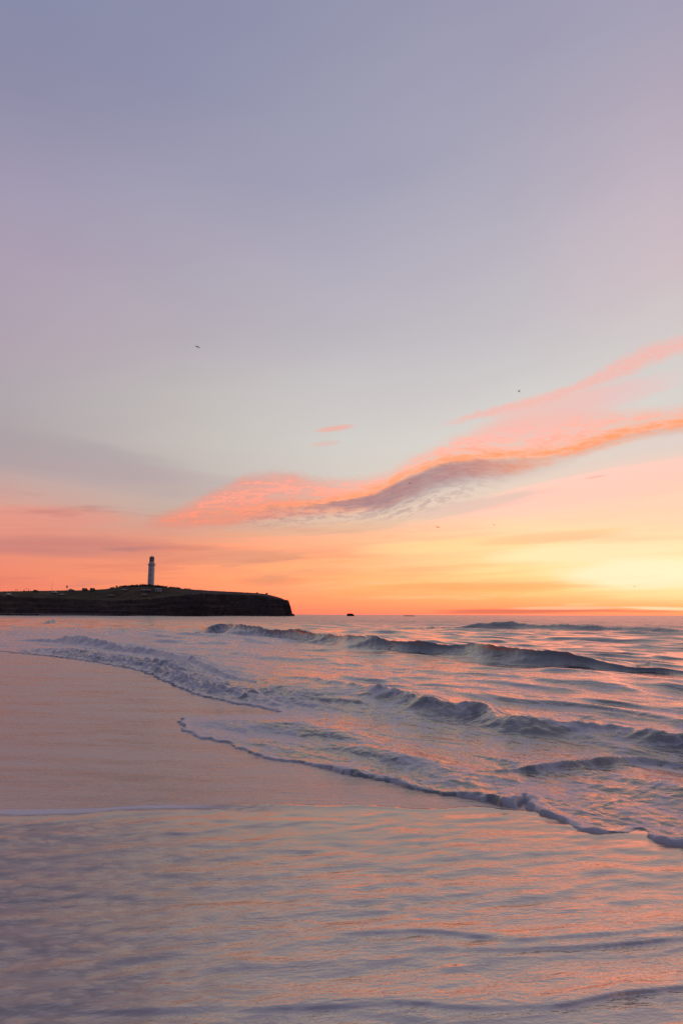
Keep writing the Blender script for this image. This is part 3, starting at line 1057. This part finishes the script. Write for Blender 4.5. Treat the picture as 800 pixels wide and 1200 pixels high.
feather_dk = simple('dark_feather', (0.03, 0.03, 0.034), 0.8, 0.25, 9.0)
orange_horn = simple('horn', (0.35, 0.16, 0.04), 0.5, 0.1, 20.0)

# ------------------------------------------------------------------ lighthouse
LY = HY + 2
lb = far(177.3, 687.6, LY)
lz = top_of_headland(lb.x, LY) - 0.3
ltop = far(177.3, 651.0, LY).z
LH = ltop - lz
mpp = LY / F                                     # metres per photo pixel there
lh = thing('lighthouse', 'tall white lighthouse tower with gallery and domed lantern standing on the headland', 'lighthouse', (lb.x, LY, lz), 0.35)
rs, rt = 3.7 * mpp, 3.55 * mpp
zg = LH - 26.0 / 36.5 * 0 - 10.9 * mpp            # gallery floor
bm = bmesh.new(); lathe(bm, [(rs * 1.10, 0), (rs * 1.10, 0.9), (rs * 1.04, 1.15), (rs, 1.2), (rt, zg - 0.75)], 40)
shaft = obj('tower_shaft', bm, white_paint, lh)
for k, (ang, zz) in enumerate(((-1.9, 5.0), (-1.9, 9.6), (-1.9, 13.6), (1.3, 7.2), (1.3, 11.6))):
    rr = rs + (rt - rs) * zz / zg
    bm = bmesh.new(); box(bm, (rr + 0.0, 0, zz), (0.16, 0.75, 1.1), 0.03)
    bmesh.ops.rotate(bm, verts=bm.verts, cent=(0, 0, 0), matrix=Matrix.Rotation(ang, 3, 'Z'))
    obj('window', bm, grey_metal, lh)
bm = bmesh.new(); box(bm, (rs * 1.10, 0, 1.25), (0.22, 1.3, 2.4), 0.04)
bmesh.ops.rotate(bm, verts=bm.verts, cent=(0, 0, 0), matrix=Matrix.Rotation(-1.9, 3, 'Z'))
obj('door', bm, dark_metal, lh)
bm = bmesh.new(); lathe(bm, [(rt, zg - 0.75), (rt * 1.05, zg - 0.6), (rt * 1.22, zg - 0.25), (rt * 1.25, zg - 0.2), (rt * 1.25, zg)], 40)
gal = obj('gallery', bm, white_paint, lh)
bm = bmesh.new()
for k in range(24):
    a = 2 * math.pi * k / 24
    p = (rt * 1.2 * math.cos(a), rt * 1.2 * math.sin(a))
    tube(bm, (p[0], p[1], zg), (p[0], p[1], zg + 1.05), 0.035, n=6)
for hz_ in (0.35, 0.7, 1.05):
    for k in range(24):
        a, b = 2 * math.pi * k / 24, 2 * math.pi * (k + 1) / 24
        tube(bm, (rt * 1.2 * math.cos(a), rt * 1.2 * math.sin(a), zg + hz_), (rt * 1.2 * math.cos(b), rt * 1.2 * math.sin(b), zg + hz_), 0.03, n=5)
obj('railing', bm, dark_metal, gal)
r3_ = 2.95 * mpp
bm = bmesh.new(); lathe(bm, [(r3_ * 1.12, zg), (r3_, zg + 2.4), (r3_ * 1.06, zg + 2.45), (r3_ * 1.06, zg + 2.65), (r3_ * .98, zg + 2.7)], 32)
obj('watch_room', bm, white_paint, lh)
z2 = zg + 2.7
zd = LH - 1.9
bm = bmesh.new(); lathe(bm, [(r3_ * .86, z2), (r3_ * .86, zd - 0.2)], 16)
lan = obj('lantern_room', bm, glass_dark, lh)
bm = bmesh.new()
for k in range(10):
    a = 2 * math.pi * k / 10
    tube(bm, (r3_ * .9 * math.cos(a), r3_ * .9 * math.sin(a), z2), (r3_ * .9 * math.cos(a), r3_ * .9 * math.sin(a), zd - .2), 0.09, n=6)
lathe(bm, [(r3_ * .93, (z2 + zd) / 2 - .06), (r3_ * .93, (z2 + zd) / 2 + .06)], 20)
obj('glazing_bars', bm, white_paint, lan)
bm = bmesh.new(); lathe(bm, [(r3_ * 1.02, zd - .2), (r3_ * 1.02, zd)] + [(r3_ * .95 * math.cos(t), zd + 1.35 * math.sin(t)) for t in np.linspace(0.02, 1.45, 9)] + [(0, zd + 1.38)], 28)
obj('dome', bm, simple('dome_paint', (0.20, 0.20, 0.22), 0.45, 0.08, 1.5), lh, True)
bm = bmesh.new(); lathe(bm, [(.16, zd + 1.3), (.24, zd + 1.5), (.16, zd + 1.7), (.04, zd + 1.8), (.03, zd + 2.6), (0, zd + 2.65)], 12)
obj('finial', bm, dark_metal, lh, True)

# ------------------------------------------------------------------ shrubs round the lighthouse and single bushes on the skyline
def leaf_cloud(bm, c, rad, n, leaf=0.35, squash=0.8):
    for _ in range(n):
        d = Vector((random.gauss(0, 1), random.gauss(0, 1), random.gauss(0, 1))).normalized()
        rr = rad * (random.random() ** 0.45) * (0.75 + 0.35 * math.sin(5 * d.x + 3 * d.y) * math.cos(4 * d.z))
        p = Vector(c) + Vector((d.x * rr, d.y * rr, d.z * rr * squash))
        u = Vector((random.gauss(0, 1), random.gauss(0, 1), random.gauss(0, .6))).normalized()
        v = u.orthogonal().normalized()
        s_ = leaf * random.uniform(.6, 1.3)
        vs = [bm.verts.new(p + u * s_), bm.verts.new(p + v * s_ * .5), bm.verts.new(p - u * s_), bm.verts.new(p - v * s_ * .5)]
        bm.faces.new(vs)


bm = bmesh.new()
for k in range(120):
    pxx = random.triangular(126, 226, 168)
    yy = HY + random.uniform(-10, 6)
    x = (pxx - 400) / F * yy
    z = top_of_headland(x, yy)
    env = max(0.25, 1 - abs(pxx - 170) / 58.0)
    if 171 < pxx < 184:
        env *= 0.75
    leaf_cloud(bm, (x, yy, z + 0.55 * env), random.uniform(1.0, 1.9) * env + .45, 80, 0.34)
shr = obj('shrubbery', bm, leaf_dark)
shr['kind'] = 'stuff'

PLAIN_G = 'single bushes on the headland skyline'


def bush(px, py, hpx, wpx, label, group=None, Y=HY - 2):
    p = far(px, py, Y)
    z = top_of_headland(p.x, Y)
    t = thing('bush', label, 'bush', (p.x, Y, z), 0, group)
    hm, wm = hpx * Y / F, wpx * Y / F
    b = bmesh.new()
    for _ in range(7):
        leaf_cloud(b, (random.uniform(-.3, .3) * wm, random.uniform(-.3, .3) * wm, hm * random.uniform(.4, .75)), hm * .38, 120, .2)
    obj('foliage', b, leaf_dark, t)
    b = bmesh.new()
    tube(b, (0, 0, -.3), (.05, .02, hm * .3), .12, .08)
    for k in range(4):
        a = k * 1.7
        tube(b, (.05, .02, hm * .25), (.3 * wm * math.cos(a), .3 * wm * math.sin(a), hm * .7), .07, .03)
    obj('trunk', b, bark, t)
    return t


bush(313.5, 694.5, 2.2, 3.2, 'dark bush on the skyline nearest the seaward tip of the headland', PLAIN_G)
bush(302, 694.0, 1.2, 2.4, 'small low bush on the skyline left of the larger bush near the tip', PLAIN_G)
bush(29, 692.5, 1.3, 2.0, 'tiny dark bush on the skyline between the standing people', PLAIN_G)

# ------------------------------------------------------------------ parked cars on the grass
CAR_G = 'cars parked on the headland grass'


def car_body(prof, w=1.75):
    b = bmesh.new()
    L, Rr = [], []
    for x, z, k in prof:
        L.append(b.verts.new((x, -w / 2 * k, z)))
        Rr.append(b.verts.new((x, w / 2 * k, z)))
    n = len(prof)
    for i in range(n):
        j = (i + 1) % n
        b.faces.new((L[i], L[j], Rr[j], Rr[i]))
    b.faces.new(L[::-1])
    b.faces.new(Rr)
    bmesh.ops.bevel(b, geom=list(b.edges), offset=0.05, segments=2, affect='EDGES')
    return b


def make_car(label, paint, van=False):
    t = thing('parked_car' if not van else 'parked_van', label, 'car' if not van else 'van', group=CAR_G)
    if van:
        prof = [(-2.4, .35, 1), (2.4, .35, 1), (2.45, .95, 1), (1.7, 1.15, 1), (1.2, 2.0, .92), (-2.3, 2.05, .92), (-2.45, 1.1, 1)]
        wins = [((1.0, 0.0, 1.55), (1.1, 1.66, .55))]
    else:
        prof = [(-2.1, .32, 1), (2.1, .32, 1), (2.15, .75, 1), (1.1, .95, 1), (.45, 1.45, .82), (-1.2, 1.47, .82), (-1.85, 1.0, 1), (-2.15, .9, 1)]
        wins = []
    obj('body', car_body(prof), paint, t)
    for sy in (-1, 1):
        b = bmesh.new()
        if van:
            box(b, (.95, sy * .855, 1.5), (.9, .04, .5), .01)
        else:
            q4 = [(-1.35, 1.0), (.75, 1.0), (.35, 1.38), (-1.1, 1.40)]
            vs = [b.verts.new((x, sy * (.885 - (z - 1.0) * .36), z)) for x, z in q4]
            vs2 = [b.verts.new((x, sy * (.845 - (z - 1.0) * .36), z)) for x, z in q4]
            b.faces.new(vs); b.faces.new(vs2[::-1])
            for i in range(4):
                b.faces.new((vs[i], vs[(i + 1) % 4], vs2[(i + 1) % 4], vs2[i]))
        obj('side_window', b, glass_dark, t)
    b = bmesh.new()
    if van:
        pts = [(1.68, 1.2), (1.24, 1.92)]
    else:
        pts = [(1.05, .99), (.50, 1.42)]
    (xa, za), (xb, zb) = pts
    v = [b.verts.new(p) for p in ((xa + .03, -.72, za), (xa + .03, .72, za), (xb + .03, .66, zb), (xb + .03, -.66, zb))]
    v2 = [b.verts.new(p) for p in ((xa - .03, -.72, za), (xa - .03, .72, za), (xb - .03, .66, zb), (xb - .03, -.66, zb))]
    b.faces.new(v); b.faces.new(v2[::-1])
    for i in range(4):
        b.faces.new((v[i], v[(i + 1) % 4], v2[(i + 1) % 4], v2[i]))
    obj('windscreen', b, glass_dark, t)
    for sx in (-1.3, 1.35):
        for sy in (-1, 1):
            b = bmesh.new()
            lathe(b, [(.20, -.1), (.33, -.1), (.34, -.05), (.34, .07), (.31, .1), (.2, .1)], 18)
            bmesh.ops.rotate(b, verts=b.verts, cent=(0, 0, 0), matrix=Matrix.Rotation(math.pi / 2, 3, 'X'))
            bmesh.ops.translate(b, verts=b.verts, vec=(sx, sy * .82, .34))
            wh = obj('wheel', b, rubber, t)
            b = bmesh.new()
            lathe(b, [(.20, -.105), (.20, .105)], 14)
            bmesh.ops.rotate(b, verts=b.verts, cent=(0, 0, 0), matrix=Matrix.Rotation(math.pi / 2, 3, 'X'))
            bmesh.ops.translate(b, verts=b.verts, vec=(sx, sy * .82, .34))
            obj('rim', b, grey_metal, wh)
    for sy in (-1, 1):
        b = bmesh.new(); box(b, (2.13 if not van else 2.44, sy * .62, .66), (.06, .3, .14), .02)
        obj('headlight', b, pale_paint, t)
    return t


white_car = make_car('white car on the headland grass just left of the lighthouse bushes', white_paint)
grey_car = make_car('grey car low on the headland slope left of the lighthouse', pale_paint)
dark_car = make_car('dark car on the skyline at the left end of the headland', dark_metal)
van_dark = make_car('dark boxy van on the skyline, left one of the pair', dark_metal, True)


def park(src, px, py, rz, label=None, first=False):
    p = place_on(px, py)
    if first:
        src.location = p
        src.rotation_euler = (0, 0, rz)
        if label:
            src['label'] = label
    else:
        dup(src, p, rz, label, CAR_G)


park(white_car, 146.8, 692.3, 0.3, first=True)
park(white_car, 64.0, 695.3, 2.9, 'white car on the grass below the thin lamp post')
park(white_car, 73.8, 697.8, 0.2, 'white car parked lowest on the slope, right of and below the lamp post')
park(white_car, 169.6, 692.6, 0.1, 'white car on the grass directly below the lighthouse, left of the grey car')
park(white_car, 11.5, 697.6, 1.4, 'pale car seen end on, alone at the far left of the headland')
park(grey_car, 131.2, 698.6, 0.1, first=True)
park(grey_car, 175.2, 692.8, 0.4, 'grey car beside the white car at the lighthouse foot')
park(grey_car, 170.3, 698.2, 0.2, 'grey car on the slope below the two cars at the lighthouse foot')
park(grey_car, 84.6, 692.6, 0.15, 'low grey car on the skyline right of the raised sign')
park(dark_car, 43.0, 693.6, 0.1, first=True)
park(van_dark, 100.4, 692.6, 1.2, first=True)
park(van_dark, 109.4, 692.7, 1.3, 'dark boxy van on the skyline, right one of the pair')

# keeper's shed
ps = place_on(186.3, 693.4)
sh = thing('shed', 'long low grey shed right of the lighthouse foot', 'shed', ps, 0.12)
bm = bmesh.new(); box(bm, (0, 0, .85), (4.2, 2.4, 1.9), .02)
obj('wall', bm, pale_paint, sh)
bm = bmesh.new()
for x in (-2.3, 2.3):
    pass
vs = [bm.verts.new(p) for p in ((-2.3, -1.4, 1.78), (2.3, -1.4, 1.78), (2.3, 0, 2.4), (-2.3, 0, 2.4), (-2.3, 1.4, 1.78), (2.3, 1.4, 1.78))]
bm.faces.new((vs[0], vs[1], vs[2], vs[3])); bm.faces.new((vs[3], vs[2], vs[5], vs[4])); bm.faces.new((vs[0], vs[3], vs[4])); bm.faces.new((vs[1], vs[5], vs[2])); bm.faces.new((vs[0], vs[4], vs[5], vs[1]))
obj('roof', bm, grey_metal, sh)
bm = bmesh.new(); box(bm, (-1.0, -1.21, .9), (.85, .06, 1.7), .01)
obj('door', bm, dark_metal, sh)
bm = bmesh.new(); box(bm, (.9, -1.21, 1.1), (1.0, .06, .7), .01)
obj('window', bm, glass_dark, sh)

# ------------------------------------------------------------------ post with a lamp, and a sign
def skyline(px, Y=HY - 4):
    x = (px - 400) / F * Y
    return Vector((x, Y, top_of_headland(x, Y)))


pb = skyline(63.4)
pl = thing('lamp_post', 'thin grey lamp post rising above the left part of the headland', 'lamp post', pb, 0.4)
bm = bmesh.new(); tube(bm, (0, 0, -.3), (0, 0, 6.4), .09, .05)
obj('post', bm, grey_metal, pl)
bm = bmesh.new(); tube(bm, (0, 0, 6.35), (.9, 0, 6.6), .045, .035)
arm = obj('arm', bm, grey_metal, pl)
bm = bmesh.new(); box(bm, (1.05, 0, 6.6), (.5, .2, .1), .03)
obj('lamp_head', bm, grey_metal, arm)
bm = bmesh.new(); lathe(bm, [(.22, -.05), (.22, .12), (.10, .16)], 12)
obj('base', bm, grey_metal, pl)

sb_ = skyline(80.8)
sg = thing('signpost', 'dark sign board raised on two posts on the skyline right of the lamp post', 'sign', sb_, 0.5)
bm = bmesh.new(); box(bm, (0, 0, 2.9), (1.0, .08, 1.8), .02)
obj('board', bm, dark_metal, sg)
for sx in (-.35, .35):
    bm = bmesh.new(); tube(bm, (sx, 0.08, -.3), (sx, 0.08, 3.5), .05)
    obj('post', bm, dark_metal, sg)


# ------------------------------------------------------------------ people on the headland
def skin_body(name, joints, bones, mat, parent=None, sub=1):
    me = bpy.data.meshes.new(name)
    keys = list(joints)
    me.from_pydata([joints[k][0] for k in keys], [(keys.index(a), keys.index(b)) for a, b in bones], [])
    o = bpy.data.objects.new(name, me)
    COL.objects.link(o)
    m = o.modifiers.new('skin', 'SKIN')
    m.use_smooth_shade = True
    sv = me.skin_vertices
    if len(sv) == 0:
        bm_ = bmesh.new(); bm_.from_mesh(me)
        bm_.verts.layers.skin.verify()
        bm_.to_mesh(me); bm_.free()
    for i, k in enumerate(keys):
        r_ = joints[k][1]
        me.skin_vertices[0].data[i].radius = (r_, r_) if not isinstance(r_, tuple) else r_
        me.skin_vertices[0].data[i].use_root = (i == 0)
    s2 = o.modifiers.new('sub', 'SUBSURF')
    s2.levels = s2.render_levels = sub
    dg = bpy.context.evaluated_depsgraph_get()
    ev = bpy.data.meshes.new_from_object(o.evaluated_get(dg))
    bpy.data.objects.remove(o)
    ev.name = name
    ev.materials.clear()
    ev.materials.append(mat)
    for p in ev.polygons:
        p.use_smooth = True
    o = bpy.data.objects.new(name, ev)
    COL.objects.link(o)
    if parent:
        o.parent = parent
    return o


def person(px, label, stride=0.18, arm=0.12, rz=0.0, hgt=1.75, Y=HY - 4):
    p = skyline(px, Y)
    k = hgt / 1.75
    J = {'pel': ((0, 0, .95), (.15, .11)), 'wai': ((0, 0, 1.12), (.135, .10)), 'che': ((0, 0, 1.34), (.165, .115)), 'neck': ((0, .0, 1.49), .055), 'hb': ((0, .01, 1.56), .085), 'head': ((0, .01, 1.65), .10), 'crown': ((0, 0, 1.72), .065)}
    B = [('pel', 'wai'), ('wai', 'che'), ('che', 'neck'), ('neck', 'hb'), ('hb', 'head'), ('head', 'crown')]
    for s_, sx in (('l', -1), ('r', 1)):
        st = stride * sx
        J['hip' + s_] = ((.10 * sx, 0, .88), .095)
        J['kn' + s_] = ((.11 * sx, st * .5, .48), .062)
        J['an' + s_] = ((.11 * sx, st, .08), .042)
        J['to' + s_] = ((.12 * sx, st - .17, .035), .036)
        J['sh' + s_] = ((.19 * sx, 0, 1.41), .062)
        J['el' + s_] = ((.24 * sx, -st * .4, 1.13), .046)
        J['wr' + s_] = ((.25 * sx, -st * .7 - arm, .89), .032)
        J['ha' + s_] = ((.25 * sx, -st * .75 - arm - .03, .79), .034)
        B += [('pel', 'hip' + s_), ('hip' + s_, 'kn' + s_), ('kn' + s_, 'an' + s_), ('an' + s_, 'to' + s_), ('che', 'sh' + s_), ('sh' + s_, 'el' + s_), ('el' + s_, 'wr' + s_), ('wr' + s_, 'ha' + s_)]
    t = thing('person', label, 'person', p, rz, 'people standing on the headland')
    t.scale = (k, k, k)
    skin_body('body', J, B, cloth_dark, t, 2)
    b = bmesh.new()
    bmesh.ops.create_uvsphere(b, u_segments=14, v_segments=9, radius=.115)
    for v in b.verts:
        v.co = Vector((v.co.x * .92, v.co.y + .035, v.co.z * .85 + 1.685))
    obj('hair', b, feather_dk, t, True)
    return t


person(21.6, 'person in dark clothes on the far left skyline, left of two standing together', .1, .05, .4, 1.8)
person(23.6, 'person in dark clothes on the far left skyline, right of two standing together', .05, .1, 2.2, 1.85)
person(36.4, 'person in dark clothes standing alone on the skyline right of the pair', .2, .05, 1.2, 1.75)

# ------------------------------------------------------------------ rocks in the sea
def boulder(name, label, c, size, cat='rock', seed=0, group=None, top=1.0):
    b = bmesh.new()
    bmesh.ops.create_icosphere(b, subdivisions=4, radius=1.0)
    for v in b.verts:
        d = v.co.normalized()
        arr = lambda s_, k_: float(perlin(np.array([d.x * s_ + d.z * 1.3]), np.array([d.y * s_ - d.z * .9]), seed + k_)[0])
        rr = 1 + .32 * arr(1.6, 1) + .16 * arr(3.9, 2) + .07 * arr(9, 3)
        z = d.z * rr
        z = math.copysign(min(abs(z) ** .5, .92 + .08 * abs(z)), z)
        x = math.copysign(abs(d.x) ** .45, d.x)
        v.co = Vector((x * rr * size[0], d.y * rr * size[1], z * size[2] * (1 - .45 * max(0, d.x) * top)))
    o = obj(name, b, rock_dark)
    o.location = c
    return tag(o, label, cat, group)


p = far(411.5, 719, 640)
boulder('sea_stack', 'blocky dark rock standing in the sea right of the headland tip', (p.x, 640, .3), (3.1, 3.0, 2.2), 'rock', 310)
p = far(480, 719, 690)
boulder('reef', 'low flat dark reef barely breaking the sea near the horizon', (p.x, 690, .25), (5.5, 4.0, .42), 'reef', 320, None, .3)
p = far(343.8, 718.5, 530)
boulder('boulder', 'dark boulder at the foot of the cliff tip', (p.x - .8, 524, .5), (2.2, 2.4, 1.7), 'rock', 330)
# dark line of rocks in front of the pale shelf
RG = 'dark rocks off the landward foot of the headland'
spots = [(6, 3.0, 'dark low rock at the far left in front of the pale shelf'), (14, 4.2, 'second dark rock from the left in front of the pale shelf'),
         (21, 4.6, 'longest dark rock in the middle of the row off the shelf'), (28, 3.4, 'fourth dark rock from the left off the pale shelf'),
         (34, 4.4, 'dark rock just left of the end of the row off the shelf'), (41, 3.0, 'dark rock at the right end of the row off the shelf')]
for k, (pxx, w_, lab) in enumerate(spots):
    p = far(pxx, 718.5, 466)
    boulder('rock', lab, (p.x, 466, .35), (w_, 2.2, .9), 'rock', 340 + k * 7, RG, .2)


# ------------------------------------------------------------------ gulls
def make_gull(label):
    t = thing('gull', label, 'bird', group='gulls flying in the sunset sky')
    b = bmesh.new()
    prof = [(-.32, .004, 0), (-.24, .035, .005), (-.10, .065, .0), (.04, .075, .0), (.16, .055, .015), (.22, .042, .03), (.27, .045, .045), (.31, .034, .045), (.335, .012, .04)]
    rings = []
    for x, r_, z in prof:
        rings.append([b.verts.new((x, r_ * math.cos(a), z + r_ * .9 * math.sin(a))) for a in np.linspace(0, 2 * math.pi, 13)[:-1]])
    for a, c in zip(rings[:-1], rings[1:]):
        for i in range(12):
            b.faces.new((a[i], a[(i + 1) % 12], c[(i + 1) % 12], c[i]))
    b.faces.new(rings[0]); b.faces.new(rings[-1][::-1])
    body = obj('body', b, feather, t, True)
    b = bmesh.new(); tube(b, (.33, 0, .04), (.39, 0, .03), .011, .003, 6)
    obj('beak', b, orange_horn, body)
    for sy in (-1, 1):
        b = bmesh.new()
        st = [(0, .0, .13, .02), (.22, .09, .15, .018), (.42, .10, .12, .012), (.58, .03, .08, .007), (.70, -.06, .02, .003)]
        st_z = [.03, .16, .20, .17, .13]
        up_, dn_ = [], []
        for (yy, xx, ch, th), zz in zip(st, st_z):
            up_.append([b.verts.new((xx + .04, sy * (yy + .03), zz)), b.verts.new((xx - ch * .4, sy * (yy + .03), zz + th)), b.verts.new((xx - ch, sy * (yy + .03), zz))])
            dn_.append([b.verts.new((xx - ch * .4, sy * (yy + .03), zz - th * .5))])
        for i in range(4):
            A_, B_ = up_[i], up_[i + 1]
            b.faces.new((A_[0], A_[1], B_[1], B_[0])); b.faces.new((A_[1], A_[2], B_[2], B_[1]))
            b.faces.new((A_[2], dn_[i][0], dn_[i + 1][0], B_[2])); b.faces.new((dn_[i][0], A_[0], B_[0], dn_[i + 1][0]))
        obj('wing', b, feather_dk, t, True)
    b = bmesh.new()
    v = [b.verts.new(p_) for p_ in ((-.24, -.025, .01), (-.24, .025, .01), (-.42, .07, .0), (-.42, -.07, .0), (-.24, -.025, -.005), (-.24, .025, -.005), (-.42, .07, -.006), (-.42, -.07, -.006))]
    for f in ((0, 1, 2, 3), (7, 6, 5, 4), (0, 4, 5, 1), (1, 5, 6, 2), (2, 6, 7, 3), (3, 7, 4, 0)):
        b.faces.new([v[i] for i in f])
    obj('tail', b, feather, t)
    return t


GG = 'gulls flying in the sunset sky'
gull = make_gull('gull banking beside the upper pink cloud strand, the darkest of the flock')
gs = [((606.5, 458.5), 170, (0.3, 1.25, 0.4), None),
      ((230.5, 406.5), 190, (0.5, 0.9, 2.4), 'gull high on the left in the lilac sky above the lighthouse'),
      ((479.5, 566.3), 200, (0.1, 0.2, 0.2), 'gull gliding level in front of the mauve underside of the long cloud'),
      ((512.5, 617.8), 230, (0.6, 0.9, 1.9), 'gull with raised wing over the orange sky below the long cloud'),
      ((578.5, 615.2), 260, (0.1, 0.2, 0.1), 'tiny gull gliding right of the other bird below the cloud'),
      ((743.5, 687.6), 330, (0.2, 0.3, 2.9), 'faint gull low over the brightest yellow part of the horizon'),
      ((31.3, 689.6), 330, (0.3, 0.4, 1.2), 'gull low over the headland between the standing people')]
for i, ((px, py), dist_, rot, lab) in enumerate(gs):
    loc = Vector((0, 0, H_EYE)) + ray(px, py) * dist_
    if lab is None:
        gull.location = loc
        gull.rotation_euler = rot
    else:
        dup(gull, loc, rot, lab, GG)
